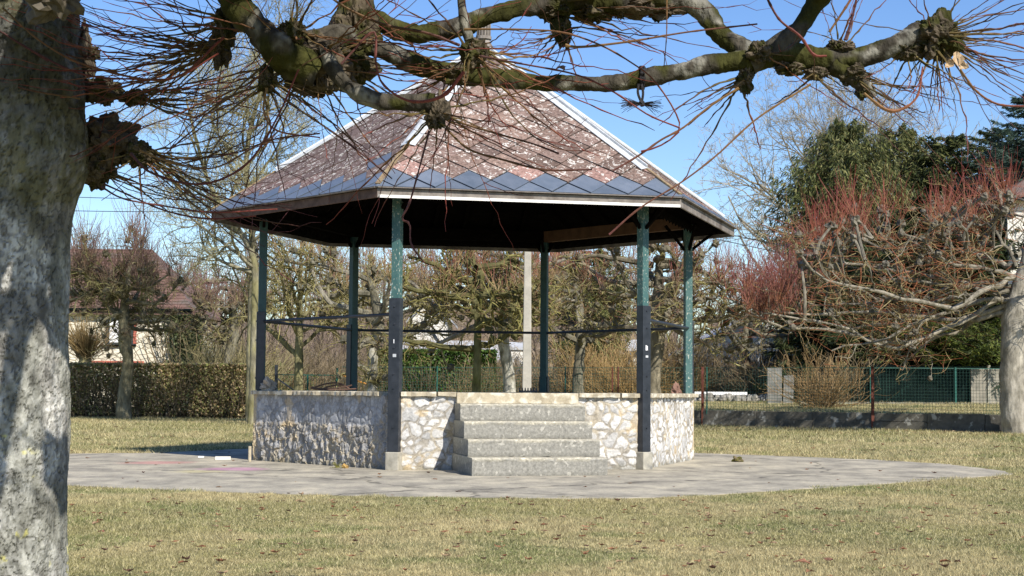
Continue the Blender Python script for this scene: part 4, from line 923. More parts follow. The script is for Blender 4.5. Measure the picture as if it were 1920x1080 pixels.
def ivy():
    rg = np.random.default_rng(111); Y = 71.8; T = empty('ivy', bx(350, Y), 'ivy climbing the right corner of the stone house', 'plant')
    n = 5200; px = 350+rg.normal(0, 15, n); py = rg.uniform(590, 690, n); P = np.array([at(a, b, Y+rg.uniform(-.35, .1)) for a, b in zip(px, py)]); cl = Cloud()
    leafy(cl, P, .15, [np.array([.06, .08, .03]), np.array([.12, .14, .06]), np.array([.035, .045, .02])], rg, 1, .8); cl.build('leaves', M_leaf, T)
    m = 60; P = grow(np.stack([bx(350, Y)[0]+rg.normal(0, .5, m), np.full(m, Y-.05), np.zeros(m)], -1), rg.normal(size=(m, 3))*[.2, .02, 0]+[0, 0, 1], rg.uniform(3, 4.4, m), 9, .1, 0, rg)
    cl = Cloud(); cl.tubes(P, np.full((m, 9), .02), 3, np.array([.22, .17, .1]), None, rg); cl.build('stems', M_farbark, T)
ivy()

# ------------------------------------------------------------------ BUILDINGS
M_redroof = noisy('red_clay_tiles', (.115, .07, .055), (.19, .11, .09), 1.6, .9, .5, c3=(.12, .10, .085), s3=.6, stretch=(1, 1, 4), dist=.03)
M_brick = noisy('red_brick', (.36, .09, .06), (.48, .16, .11), 7, .85, .4)
M_render = noisy('pale_render', (.60, .57, .50), (.74, .71, .64), 2, .9, .1)
M_greyroof = noisy('grey_sheet_roof', (.34, .35, .36), (.50, .51, .52), 1.5, .7, .2)
M_whitep = noisy('white_paint', (.70, .70, .68), (.82, .82, .80), 6, .5, .1)
M_glass = noisy('dark_window_glass', (.015, .018, .02), (.03, .035, .04), 2, .1, 0, spec=.6)
M_mesh = noisy('green_fence_wire', (.03, .08, .06), (.04, .11, .085), 8, .5, 0)
M_rust = noisy('red_brown_post', (.08, .025, .006), (.14, .045, .038), 12, .75, .3)
M_fgreen = noisy('green_fence_post', (.015, .08, .06), (.02, .11, .085), 12, .5, .1)
M_shed = noisy('dark_green_sheeting', (.003, .006, .0055), (.006, .011, .010), 3, .9, .3, spec=.05, dist=.02)
M_beige = noisy('beige_panel', (.20, .185, .15), (.33, .30, .24), 3, .9, .3)
M_slab = noisy('grey_slab', (.12, .12, .11), (.24, .235, .21), 3, .9, .3)
M_orange = noisy('orange_plastic', (.65, .27, .03), (.75, .34, .05), 9, .5, .1)
M_wood = noisy('pale_stake_wood', (.34, .29, .20), (.48, .42, .31), 14, .8, .3)
def stone_house_mat():
    m, n, l, b = new_mat('cream_stone_wall'); tc = n.new('ShaderNodeTexCoord'); mp = n.new('ShaderNodeMapping'); mp.inputs['Scale'].default_value = (.62, .62, 1); l.new(tc.outputs['Object'], mp.inputs[0])
    v = N_(n, 'ShaderNodeTexVoronoi', {'Scale': 4.0}, feature='DISTANCE_TO_EDGE'); v2 = N_(n, 'ShaderNodeTexVoronoi', {'Scale': 4.0}); l.new(mp.outputs[0], v.inputs['Vector']); l.new(mp.outputs[0], v2.inputs['Vector'])
    cr = n.new('ShaderNodeValToRGB'); l.new(v2.outputs['Color'], cr.inputs[0]); e = cr.color_ramp.elements; e[0].color = (.55, .50, .38, 1); e[1].color = (.76, .71, .57, 1)
    r = N_(n, 'ShaderNodeMapRange', {'From Min': .02, 'From Max': .07}); l.new(v.outputs['Distance'], r.inputs[0])
    mx = N_(n, 'ShaderNodeMix', data_type='RGBA'); mx.inputs['A'].default_value = (.30, .25, .17, 1); l.new(cr.outputs[0], mx.inputs['B']); l.new(r.outputs[0], mx.inputs['Factor']); l.new(mx.outputs['Result'], b.inputs['Base Color']); b.inputs['Roughness'].default_value = .95
    bp = N_(n, 'ShaderNodeBump', {'Strength': .6, 'Distance': .03}); l.new(r.outputs[0], bp.inputs['Height']); l.new(bp.outputs[0], b.inputs['Normal']); return m
M_cream = stone_house_mat()
X = lambda px, Y: float(at(px, 700, Y)[0])
Zp = lambda px, py, Y: float(at(px, py, Y)[2])
def house(label, x0, x1, Y, depth, ze, zr, wall_m, roof_m, name='house', hip=(0, 0), over=.35, gable_front=False, base=0.0, windows=(), cat='house', tiles=False):
    T = empty(name, ((x0+x1)/2, Y+depth/2, base), label, cat)
    xc, yc = (x0+x1)/2, Y+depth/2
    w = MB()
    if gable_front:
        for y in (Y, Y+depth-.2): w.add([(x0, y, base), (x1, y, base), (x1, y, ze), (xc, y, zr), (x0, y, ze)]+[(a, y+.2, z) for a, z in ((x0, base), (x1, base), (x1, ze), (xc, zr), (x0, ze))], [(0, 1, 2, 3, 4), (9, 8, 7, 6, 5)]+[(i, 5+i, 5+(i+1) % 5, (i+1) % 5) for i in range(5)])
        for x in (x0, x1-.2): w.box((x+.1, yc, (base+ze)/2), (.1, 0, 0), (0, depth/2-.2, 0), (0, 0, (ze-base)/2))
    else:
        w.box((xc, Y+.12, (base+ze)/2), ((x1-x0)/2, 0, 0), (0, .12, 0), (0, 0, (ze-base)/2)); w.box((xc, Y+depth-.12, (base+ze)/2), ((x1-x0)/2, 0, 0), (0, .12, 0), (0, 0, (ze-base)/2))
        for x in (x0, x1):
            s = 1 if x == x0 else -1
            if (hip[0] if x == x0 else hip[1]): w.box((x+s*.12, yc, (base+ze)/2), (.12, 0, 0), (0, depth/2-.24, 0), (0, 0, (ze-base)/2))
            else: w.add([(x, Y+.24, base), (x, Y+depth-.24, base), (x, Y+depth-.24, ze), (x, yc, zr-.1), (x, Y+.24, ze)]+[(x+s*.24, a, z) for a, z in ((Y+.24, base), (Y+depth-.24, base), (Y+depth-.24, ze), (yc, zr-.1), (Y+.24, ze))], [(0, 1, 2, 3, 4), (9, 8, 7, 6, 5)]+[(i, 5+i, 5+(i+1) % 5, (i+1) % 5) for i in range(5)])
    wo = w.build('wall', wall_m, T)
    r = MB(); th = np.array([0, 0, .14])
    def slab(pts):
        pts = [np.array(p, float) for p in pts]; n = len(pts); r.add(pts+[p+th for p in pts], [tuple(range(n))[::-1], tuple(range(n, 2*n))]+[(i, (i+1) % n, n+(i+1) % n, n+i) for i in range(n)])
    if gable_front:
        k = (zr-ze)/((x1-x0)/2); slab([(x0-over, Y-over, ze-k*over), (xc, Y-over, zr), (xc, Y+depth+over, zr), (x0-over, Y+depth+over, ze-k*over)]); slab([(x1+over, Y+depth+over, ze-k*over), (xc+.004, Y+depth+over, zr), (xc+.004, Y-over, zr), (x1+over, Y-over, ze-k*over)])
    else:
        k = (zr-ze)/(depth/2); zo = ze-k*over; a0, a1 = x0-over, x1+over; r0, r1 = (x0+hip[0] if hip[0] else a0), (x1-hip[1] if hip[1] else a1)
        slab([(a0, Y-over, zo), (a1, Y-over, zo), (r1, yc, zr), (r0, yc, zr)]); slab([(a1, Y+depth+over, zo), (a0, Y+depth+over, zo), (r0, yc+.004, zr), (r1, yc+.004, zr)])
        if hip[0]: slab([(a0, Y+depth+over, zo), (a0, Y-over, zo), (r0, yc, zr)])
        if hip[1]: slab([(a1, Y-over, zo), (a1, Y+depth+over, zo), (r1, yc, zr)])
    ro = r.build('roof', roof_m, T)
    if tiles:     # rows of tile noses as thin courses
        c = MB(); k = (zr-ze)/(depth/2); n = 22
        for i in range(n):
            t = (i+.5)/n; y = Y-over+t*(depth/2+over); z = ze-k*over+t*(zr-ze+k*over)+.15; xr = (x1+over)-(hip[1]+over)*t if hip[1] else x1+over; xl = x0-over
            c.bar((xl, y, z), (xr, y, z), .05, .03)
        c.build('tile_course', roof_m, ro)
    return T, wo, ro
# stone house, left
Yh = 72.0
hT, hw, hr = house('stone house with red tiled roof behind the hedge, far left', X(30, Yh), X(352, Yh), Yh, 7.0, Zp(300, 579, Yh), Zp(200, 476, Yh+3.5)+.1, M_cream, M_redroof, hip=(0, 2.6), tiles=True)
q = MB(); q.cyl((X(28, Yh), Yh-.42, Zp(300, 580, Yh)-.05), (X(362, Yh), Yh-.42, Zp(300, 580, Yh)-.05), .07, 8); q.build('gutter', M_shed, hr)
wx0, wx1, wz0, wz1 = X(196, Yh), X(248, Yh), Zp(220, 646, Yh), Zp(220, 598, Yh)
q = MB(); q.box(((wx0+wx1)/2, Yh-.01, (wz0+wz1)/2), ((wx1-wx0)/2, 0, 0), (0, .02, 0), (0, 0, (wz1-wz0)/2)); win = q.build('window', M_glass, hT)
q = MB(); q.box((X(213, Yh), Yh-.05, (wz0+wz1)/2+.02), (.22, 0, 0), (0, .012, 0), (0, 0, (wz1-wz0)/2-.08)); q.build('shutter', M_whitep, win)
q = MB()
for i in range(14):
    z = wz0+.04+(wz1-wz0)*(i+.5)/14; w_ = .11 if i % 2 else .15
    q.box((wx1+.02+w_/2, Yh-.03, z), (w_/2, 0, 0), (0, .03, 0), (0, 0, (wz1-wz0)/28-.006))
q.build('brick_surround', M_brick, win)
q = MB(); q.box(((wx0+wx1)/2, Yh-.05, wz0-.05), ((wx1-wx0)/2+.15, 0, 0), (0, .07, 0), (0, 0, .04)); q.build('sill', M_dwood, win)
q = MB()
for i in range(34):
    x = X(160, Yh)+(X(268, Yh)-X(160, Yh))*i/33; q.box((x, Yh-.02, Zp(200, 681, Yh)), (.033, 0, 0), (0, .03, 0), (0, 0, .11))
q.build('brick_band', M_brick, hT)
# white house, right edge
Yr = 62.0
hT2, hw2, hr2 = house('white walled house with tiled roof at the far right edge', X(1893, Yr), X(2200, Yr), Yr, 8, Zp(1893, 368, Yr), Zp(1893, 368, Yr)+1.9, M_render, M_redroof, base=.6, hip=(3.2, 0))
q = MB(); q.cyl((X(1880, Yr), Yr-.42, Zp(1893, 370, Yr)-.1), (X(2200, Yr), Yr-.42, Zp(1893, 370, Yr)-.1), .07, 8); q.build('gutter', M_shed, hr2)
for px, py in ((1990, 460), (2090, 460), (1990, 620)):
    q = MB(); q.box((X(px, Yr), Yr-.01, Zp(px, py, Yr)), (.5, 0, 0), (0, .02, 0), (0, 0, .65)); w_ = q.build('window', M_glass, hT2)
    q = MB(); zc = Zp(px, py, Yr)
    for dx in (-.5, 0, .5): q.bar((X(px, Yr)+dx, Yr-.05, zc-.65), (X(px, Yr)+dx, Yr-.05, zc+.65), .06, .04, up=(0, 1, 0))
    q.build('window_frame', M_whitep, w_)
# smaller pale buildings glimpsed through branches
house('low pale gabled house glimpsed right of the bandstand', X(1300, 80), X(1500, 80), 80, 9, Zp(1400, 655, 80), Zp(1400, 600, 80), M_render, M_greyroof, gable_front=True, base=.5)
house('white gable glimpsed high between the front left post and the mossy trunk', X(772, 96), X(838, 96), 96, 8, Zp(800, 595, 96), Zp(800, 560, 96), M_render, M_greyroof, gable_front=True)
house('long low shed with pale grey sheet roof behind the laurel hedge', X(755, 86), X(930, 86), 86, 6, Zp(850, 676, 86), Zp(850, 640, 86), M_greyroof, M_greyroof, name='garden_shed', cat='shed')
house('small white outbuilding behind the back right post', X(1186, 84), X(1232, 84), 84, 3, Zp(1200, 655, 84), Zp(1200, 640, 84), M_render, M_greyroof, name='outbuilding', cat='outbuilding')
house('tiny white outbuilding behind the concrete pole', X(958, 84), X(980, 84), 84, 2, Zp(970, 655, 84), Zp(970, 645, 84), M_render, M_greyroof, name='outbuilding', cat='outbuilding', over=.1)
# dark shed and pale panels behind the great pollard
q = MB(); Ys = 60.5; x0, x1 = X(1637, Ys), X(1818, Ys); zt = Zp(1700, 691, Ys)
T = empty('dark_shed', ((x0+x1)/2, Ys+1.5, .7), 'long low shed clad in dark green sheeting behind the wire fence', 'shed')
n_ = 22
for i in range(n_):
    a, b_ = x0+(x1-x0)*i/n_, x0+(x1-x0)*(i+.94)/n_; q.box(((a+b_)/2, Ys+(.02 if i % 2 else 0), (.55+zt)/2), ((b_-a)/2, 0, 0), (0, .03, 0), (0, 0, (zt-.55)/2))
q.box(((x0+x1)/2, Ys+1.55, (.55+zt)/2-.02), ((x1-x0)/2-.02, 0, 0), (0, 1.45, 0), (0, 0, (zt-.55)/2-.02)); q.build('wall', M_shed, T)
q = MB(); q.add([(x0-.15, Ys-.2, zt), (x1+.15, Ys-.2, zt), (x1+.15, Ys+3.2, zt+.28), (x0-.15, Ys+3.2, zt+.28), (x0-.15, Ys-.2, zt+.06), (x1+.15, Ys-.2, zt+.06), (x1+.15, Ys+3.2, zt+.34), (x0-.15, Ys+3.2, zt+.34)], [(3, 2, 1, 0), (4, 5, 6, 7), (0, 1, 5, 4), (1, 2, 6, 5), (2, 3, 7, 6), (3, 0, 4, 7)]); q.build('roof', M_shed, T)
T = empty('panel_wall', (X(1860, 60), 60, .7), 'beige concrete panel wall right of the dark shed', 'wall')
for i in range(4):
    q = MB(); a, b_ = X(1820+i*34, 60.3), X(1820+i*34+32, 60.3); q.box(((a+b_)/2, 60.3, 1.35), ((b_-a)/2, 0, 0), (0, .05, 0), (0, 0, .78)); q.build('panel', M_beige, T)
    q = MB(); q.box((b_+.02, 60.26, 1.4), (.05, 0, 0), (0, .07, 0), (0, 0, .86)); q.build('panel_post', M_conc, T)
q = MB(); q.bar((X(1500, 58.8), 58.8, .74), (X(1960, 58.8), 58.8, .74), .12, .14); tag(q.build('garden_kerb', M_conc), 'long low pale kerb in front of the dark shed', 'kerb')
for i, (px, w_, h_, lab) in enumerate(((1452, .55, 1.5, 'upright grey concrete slab nearest the bandstand beside the shrub'), (1478, .4, 1.2, 'shorter grey concrete slab leaning beside the bare shrub'))):
    q = MB(); b0 = bx(px, 60); q.box(b0+[0, 0, .6+h_/2], (w_/2, 0, .02), (0, .05, .01), (.03*i, 0, h_/2)); tag(q.build('concrete_slab', M_slab, bevel=.01), lab, 'slab')
T = empty('stone_heap', (X(1360, 64), 64, .7), 'low heap of grey stones with a white slab rim beyond the fence', 'wall')
q = MB(); q.bar((X(1300, 64), 64, Zp(1350, 737.5, 64)), (X(1400, 64), 64.3, Zp(1350, 737.5, 64)), .5, .14); q.build('rim', M_whitep, T)
cl = Cloud(); rg = np.random.default_rng(3)
for i in range(70): cl.blob((X(1300, 63.8)+rg.uniform(0, 3.4), 63.7+rg.uniform(-.4, .3), rg.uniform(.72, 1.0)), rg.uniform(.08, .18), (.34, .32, .28), i, .3, 8, 6)
cl.build('stones', M_farbark, T)

# ------------------------------------------------------------------ low wall, wire fence, gate, pole, wires
def lowwall():
    w = MB(); rg = np.random.default_rng(9); T = empty('low_wall', WALL_LINE[1], 'low dark weathered concrete wall under the wire fence', 'wall')
    for a, b in zip(WALL_LINE[:-1], WALL_LINE[1:]):
        L = np.linalg.norm(b-a); n = max(1, int(round(L/1.9))); e = (b-a)/L; nn = np.array([-e[1], e[0], 0])
        for i in range(n):
            p, q_ = a+e*(L*i/n+.008), a+e*(L*(i+1)/n-.008)
            for z0_, z1_, o in ((0, .26, .02), (.268, .52, 0)):
                w.box((p+q_)/2+UP*(z0_+z1_)/2+nn*(.07-o+rg.normal(0, .006)), (q_-p)/2, nn*.09, UP*((z1_-z0_)/2+(rg.normal(0, .006) if z0_ else 0)))
    w.build('blocks', noisy('dark_weathered_wall', (.075, .07, .06), (.15, .14, .115), 3, .95, .5, c3=(.36, .35, .31), s3=4, dist=.02, t3=(.58, .66)), T, bevel=.008)
lowwall()
def wire_fence():
    T = empty('wire_fence', WALL_LINE[1]+[0, 0, .5], 'green square mesh wire fence with red brown posts behind the bandstand', 'fence')
    line = [bx(640, 56.2), bx(1045, 54.5)]+[p+[0, .02, 0] for p in WALL_LINE[1:]]
    V, F_, n0 = [], [], 0; Ps = []
    for a, b in zip(line[:-1], line[1:]):
        L = np.linalg.norm(b-a); e = (b-a)/L
        za, zb = (.52, .52) if b[0] > line[1][0]+.1 else (.1, .1)
        for z in np.arange(za+.03, 1.95, .1): Ps.append((a+UP*z, b+UP*z))
        for s in np.arange(0, L, .1): Ps.append((a+e*s+UP*za, a+e*s+UP*1.95))
    P = np.array(Ps); Vt, Q = tubes(P, np.full((len(P), 2), .0042), 4); mesh_obj('wire_mesh', Vt, [Q], M_mesh, T)
    top = MB()
    for a, b in zip(line[:-1], line[1:]): top.bar(a+UP*1.955, b+UP*1.955, .012, .016)
    top.build('top_wire', M_mesh, T)
    for px, m_, z0_ in ((1148, M_rust, 0), (1159, M_rust, 0), (1317, M_rust, 0), (1635, M_rust, 0), (820, M_fgreen, 0), (1325, M_fgreen, .4), (1965, M_rust, 0), (1060, M_fgreen, 0)):
        lx = [p[0]/p[1] for p in line]; ly = [p[1] for p in line]; Y = np.interp((px-960)/F, lx, ly); p = bx(px, Y)-[0, .05, 0]
        q = MB(); w_ = .045 if px in (1317, 1635) else .022; q.box(p+UP*(z0_+1.99)/2, (w_, 0, 0), (0, .03, 0), UP*(1.99-z0_)/2); q.build('fence_post', m_, T)
wire_fence()
T = empty('wire_fence', bx(1700, 58.4)+[0, 0, .7], 'further green wire fence in front of the dark shed', 'fence')
q = MB(); Yf = 58.4; za = .75; zb = Zp(1700, 690, Yf)
for z in np.arange(za, zb, .12): q.bar((X(1560, Yf), Yf, z), (X(1900, Yf), Yf, z), .0035, .0035)
for x in np.arange(X(1560, Yf), X(1900, Yf), .12): q.bar((x, Yf, za), (x, Yf, zb), .0035, .0035, up=(0, 1, 0))
q.bar((X(1560, Yf), Yf, zb), (X(1900, Yf), Yf, zb), .02, .03); q.build('wire_mesh', M_mesh, T)
for px in (1632, 1791):
    q = MB(); q.box((X(px, Yf), Yf-.03, (za+zb)/2), (.03, 0, 0), (0, .03, 0), (0, 0, (zb-za)/2+.05)); q.build('fence_post', M_fgreen, T)
# gate
Yg = 56.5; T = empty('garden_gate', bx(575, Yg), 'green tubular garden gate hung from a dark iron post', 'gate')
for px, m_, zt_, w_ in ((518, M_black, Zp(518, 684, Yg), .05), (577, M_fgreen, Zp(577, 704, Yg), .03), (632, M_fgreen, Zp(632, 690, Yg), .035)):
    q = MB(); q.box(bx(px, Yg)+UP*zt_/2, (w_, 0, 0), (0, w_, 0), UP*zt_/2); q.build('gate_post', m_, T)
q = MB()
for py in (703, 742, 770): q.bar((X(521, Yg), Yg, Zp(570, py, Yg)), (X(632, Yg), Yg, Zp(570, py, Yg)), .035, .035)
q.build('gate_rail', M_fgreen, T)
q = MB()
for x in np.arange(X(521, Yg), X(632, Yg), .1): q.bar((x, Yg+.02, .2), (x, Yg+.02, Zp(570, 703, Yg)), .008, .008, up=(0, 1, 0))
q.build('gate_mesh', M_mesh, T)
q = MB(); q.bar(at(520, 710, Yg-.1), at(570, 745, Yg-.1), .05, .05); q.build('brace', M_black, T)
q = MB(); q.cyl(at(634, 701, Yg-.3), at(692, 722, Yg-.3), .03, 8); tag(q.build('orange_pole', M_orange), 'thin orange plastic pole slanting beside the gate', 'pole')
# concrete utility pole and wires
Yp = 41.6; pb = bx(988, Yp); T = empty('utility_pole', pb, 'slim concrete utility pole behind the bandstand steps', 'utility pole')
q = MB(); q.add([pb+[x, y, -.1] for x, y in ((-.13, -.10), (.13, -.10), (.13, .10), (-.13, .10))]+[pb+[x, y, 6.6] for x, y in ((-.08, -.07), (.08, -.07), (.08, .07), (-.08, .07))], [(3, 2, 1, 0), (4, 5, 6, 7), (0, 1, 5, 4), (1, 2, 6, 5), (2, 3, 7, 6), (3, 0, 4, 7)]); q.build('pole', noisy('pale_pole_concrete', (.31, .29, .245), (.44, .41, .345), 3, .9, .3), T, bevel=.02)
q = MB(); q.bar(pb+[-.6, -.14, 6.35], pb+[.6, -.14, 6.35], .08, .08); q.build('crossarm', M_zinc, T)
def wire(label, a, b, sag, r=.012):
    t = np.linspace(0, 1, 30)[:, None]; P = a*(1-t)+b*t; P[:, 2] -= 4*sag*(t*(1-t))[:, 0]; V, Q = tubes(P[None], np.full((1, 30), r), 5); tag(mesh_obj('overhead_wire', V, [Q], M_rope), label, 'wire')
pt = pb+[0, -.14, 6.42]
wire('upper overhead wire running left from the concrete pole', pt+[-.5, 0, 0], at(-260, 345, 60), .35); wire('lower overhead wire running left from the concrete pole', pt+[-.2, 0, -.1], at(-260, 372, 60), .45)
wire('upper overhead wire running right from the concrete pole', pt+[.5, 0, 0], at(2200, 585, 70), .3); wire('lower overhead wire running right from the concrete pole', pt+[.2, 0, -.1], at(2200, 592, 70), .4)

# ------------------------------------------------------------------ small things round the bandstand
rg = np.random.default_rng(15)
p = gnd(468, 866, .006); q = MB(); q.cyl(p, p+UP*.24, .026, 10); tag(q.build('wooden_stake', M_wood, bevel=.004), 'short pale stake upright against the left wall corner', 'stake')
p = gnd(418, 862, .006); q = MB(); q.box(p+UP*.025, (.12, .02, 0), (-.01, .06, 0), UP*.026); tag(q.build('white_block', M_render, bevel=.005), 'flat white block lying in the shadow left of the wall', 'block')
p = gnd(377, 858, .006); q = MB(); q.box(p+UP*.012, (.045, .015, 0), (-.005, .03, 0), UP*.012); tag(q.build('stone_chip', M_whitep, bevel=.003), 'small white chip lying in the shadow left of the wall', 'stone')
def lump(name, label, cat, p, r, col, seed, sq_=(1, 1, .7), moss=None, mat=M_farbark):
    cl = Cloud(); cl.blob(np.array(p)+UP*r*.5, r, col, seed, .6, 18, 12, sq_, moss); tag(cl.build(name, mat, smooth=False), label, cat)
lump('moss_clump', 'dark crumbly clump of moss and bark lying on the pavement right of the bandstand', 'clump', gnd(1383, 866, .006), .065, (.22, .17, .11), 1, (1.2, 1, .8), (.16, .15, .04))
lump('stone', 'broken stone resting at the left corner on the bandstand floor', 'stone', hx_(3.42, 'L', ZF)+[.02, -.16, 0], .12, (.50, .42, .33), 2, (1, 1, 1))
lump('stone', 'dark red and pale broken stone at the right post on the bandstand floor', 'stone', hx_(3.46, 'R', ZF)+[-.12, -.10, 0], .085, (.22, .13, .10), 3, (.9, .9, 1.5))
lump('yellow_stone', 'small yellow brown stone at the foot of the rough left wall', 'stone', gnd(643, 878, .006)+[.03, 0, 0], .045, (.50, .33, .12), 4)
def twiglets(name, label, cat, pts, n, L, r, col, seed, mat=M_shoot, upz=.6, sp=.8):
    rg = np.random.default_rng(seed); i = rg.integers(0, len(pts), n); D = rg.normal(size=(n, 3))*[sp, sp, .2]+[0, 0, upz]; P = grow(np.array(pts)[i], D, L*rg.uniform(.5, 1.2, n), 6, .2, -.05, rg)
    cl = Cloud(); cl.tubes(P, r*np.linspace(1, .5, 6)[None]*np.ones((n, 1)), 4, np.array(col)*.8, np.array(col), rg, .4); return tag(cl.build(name, mat), label, cat)
twiglets('weed_tuft', 'small yellow green weed growing at the foot of the rough left wall', 'weed', [gnd(632, 877, .006)], 26, .13, .004, (.34, .33, .08), 5)
P = np.array([spline(np.array([at(px, py, 24.0) for px, py in L_]), 12) for L_ in ([(583, 728), (612, 729), (645, 726), (660, 722)], [(588, 727), (610, 720), (632, 718), (648, 724)], [(600, 731), (620, 724), (642, 722), (655, 729)], [(584, 725), (596, 730), (630, 731), (668, 729)])])
P[:, :, 2] = np.maximum(P[:, :, 2], ZF+.015); cl = Cloud(); cl.tubes(P, np.full((4, 12), .012), 5, (.09, .06, .045), (.12, .07, .05)); tag(cl.build('dead_branch', M_veg), 'dark dead branch lying on the bandstand floor', 'branch')
T = empty('iron_comb', at(990, 730, 28.0)*[1, 1, 0]+UP*ZF, 'short black toothed iron bar standing on the back edge of the floor', 'iron bar')
q = MB(); pc = np.array(T.location)
q.bar(pc+[-.17, 0, .02], pc+[.17, 0, .02], .04, .03); q.build('bar', M_black, T)
for i in range(7): q = MB(); q.cyl(pc+[-.15+i*.05, 0, .03], pc+[-.15+i*.05, 0, .085], .014, 8, r2=.009); q.build('tooth', M_black, T)
# the largest single dead leaves
big = [(1503, 1066, .11, (.40, .20, .12)), (1553, 1060, .10, (.26, .14, .09)), (970, 990, .08, (.14, .07, .04)), (1020, 1003, .07, (.40, .25, .16)), (1098, 995, .07, (.40, .22, .13)), (855, 1035, .07, (.28, .15, .09)), (565, 1050, .075, (.30, .15, .08)), (410, 973, .07, (.42, .22, .13)), (150, 1032, .06, (.22, .10, .06)), (285, 1035, .07, (.36, .18, .10)), (1355, 985, .05, (.12, .06, .04)), (1672, 1040, .06, (.18, .09, .06)), (190, 1005, .06, (.34, .15, .10)), (1890, 968, .06, (.22, .10, .06))]
labs = ['large curled pink brown leaf in the grass at the bottom right', 'large darker brown leaf beside the pink brown one, bottom right', 'dark brown curled leaf in the grass below the staircase', 'pale tan leaf just right of the dark leaf below the staircase', 'orange tan leaf in the grass below the right end of the staircase', 'brown leaf at the bottom of the lawn left of centre', 'brown leaf lying low in the frame below the rough wall', 'orange leaf in the grass below the left wall corner', 'dark leaf in the grass close to the big tree trunk, lowest', 'rust leaf in the lower left lawn', 'tiny blackish leaf in the lawn right of the staircase', 'dark leaf in the lawn at lower right', 'rust red leaf near the big tree trunk', 'small dark leaf in the lawn at the right edge']
for (px, py, s, c), lab in zip(big, labs):
    p = gnd(px, py); V, Q, C_ = leaf_geo(np.array([p[0], p[1], .03]), s, rg.uniform(0, 6.28), rg, np.array(c)); o = mesh_obj('fallen_leaf', V, [Q], M_leaf, col=C_); tag(o, lab, 'leaf', 'large dead leaves on the lawn')

# ------------------------------------------------------------------ FOREGROUND POLLARD (trunk at left, limbs overhead)
YF = 6.2
def A_(px, py, d=0.0): return at(px, py, YF+d)
FT = empty('lime_tree', [A_(12, 700)[0], YF, 0], 'big foreground lime tree, lichened trunk at left and limbs with red twigs overhead', 'tree')
def big_trunk():
    px_r = [(1500, 150, 5), (1200, 132, 8), (1080, 122, 12), (900, 122, 12), (700, 124, 12), (560, 126, 12), (450, 130, 12), (380, 138, 14), (300, 155, 18), (200, 150, 18), (100, 146, 16), (0, 146, 18), (-150, 152, 22), (-330, 150, 28), (-480, 110, 40)]
    rows = []
    for py, edge, cx in px_r:
        c = A_(cx, py); r = (edge-cx)/F*YF; rows.append([c[0], c[1], c[2], r])
    rows = [[rows[0][0], YF, -.1, rows[0][3]*1.15]]+[r for r in rows if r[2] > .02]
    n, sides = 520, 300; Q = spline(np.array(rows), n); P, R = Q[:, :3], Q[:, 3]; V, Fq = tubes(P[None], R[None], sides)
    C = np.repeat(P, sides, 0); o = nrm(V-C); z = V[:, 2]
    sc3 = np.array([1, 1, .45])
    plate = np.abs(fbm(V*[1, 1, .7], 48, 2, 3)-.5)*2       # bark plates
    d = (fbm(V*[1, 1, .35], 4, 1, 3)-.5)*.05+(fbm(V*sc3, 15, 6, 4)-.5)*.022-.006*(1-sm(plate, .0, .12))+(vnoise(V, 90, 9)-.5)*.004
    hi = sm(z, 2.0, 2.5); d += hi*(fbm(V, 6, 12, 4)-.5)*.09
    # swollen burls towards the right side
    for px, py, rr_, amp in ((140, 190, .16, .02), (110, 60, .22, .01), (150, 300, .14, .02)):
        b_ = A_(px, py); dd = np.linalg.norm(V-b_, axis=1); d += amp*np.exp(-(dd/rr_)**2)*(.6+1.2*fbm(V, 12, 14, 3))
    V = V+o*d[:, None]
    base = np.array([.235, .225, .20]); c = np.tile(base, (len(V), 1))*(.55+.9*fbm(V, 24, 21, 4))[:, None]
    wl_ = sm(fbm(V*[1, 1, .7], 7, 24, 6), .44, .56)*(.25+.75*sm(fbm(V, 55, 27, 3), .40, .55))
    zone = .5+.5*(sm(z, .2, .5)*(1-sm(z, 1.7, 2.2))); c = mixc(c, np.array([.47, .46, .42]), wl_*zone)
    grn = sm(fbm(V*sc3, 7, 28, 4), .47, .6)*.5; c = mixc(c, np.array([.15, .155, .12]), grn)
    ys = sm(fbm(V, 16, 31, 4), .63, .68)*(1-sm(z, .9, 1.2))*sm(fbm(V, 70, 33, 2), .3, .6)*sm(fbm(V, 2.5, 34, 2), .45, .6); c = mixc(c, np.array([.42, .39, .12]), ys*.9)
    ms = sm(fbm(V, 5, 35, 4)+.22*sm(o[:, 0], .2, .9)+.2*(sm(z, 1.7, 2.0)*(1-sm(z, 2.6, 2.9))), .64, .74)*sm(z, 1.5, 1.9); c = mixc(c, np.array([.12, .11, .035]), ms*.6*sm(fbm(V, 30, 37, 3), .3, .5))
    crown_shade = sm(z+.3*(fbm(V, 4, 91, 3)-.5), 1.95, 2.35); c = mixc(c, c*.5, crown_shade)  # upper trunk darkened in the colour to stand in for crown shade
    crk = 1-sm(plate, .02, .12); c = c*(1-.4*crk)[:, None]
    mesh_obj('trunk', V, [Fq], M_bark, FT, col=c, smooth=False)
big_trunk()
MOSS = np.array([.045, .045, .013]); FB = np.array([.062, .055, .042])
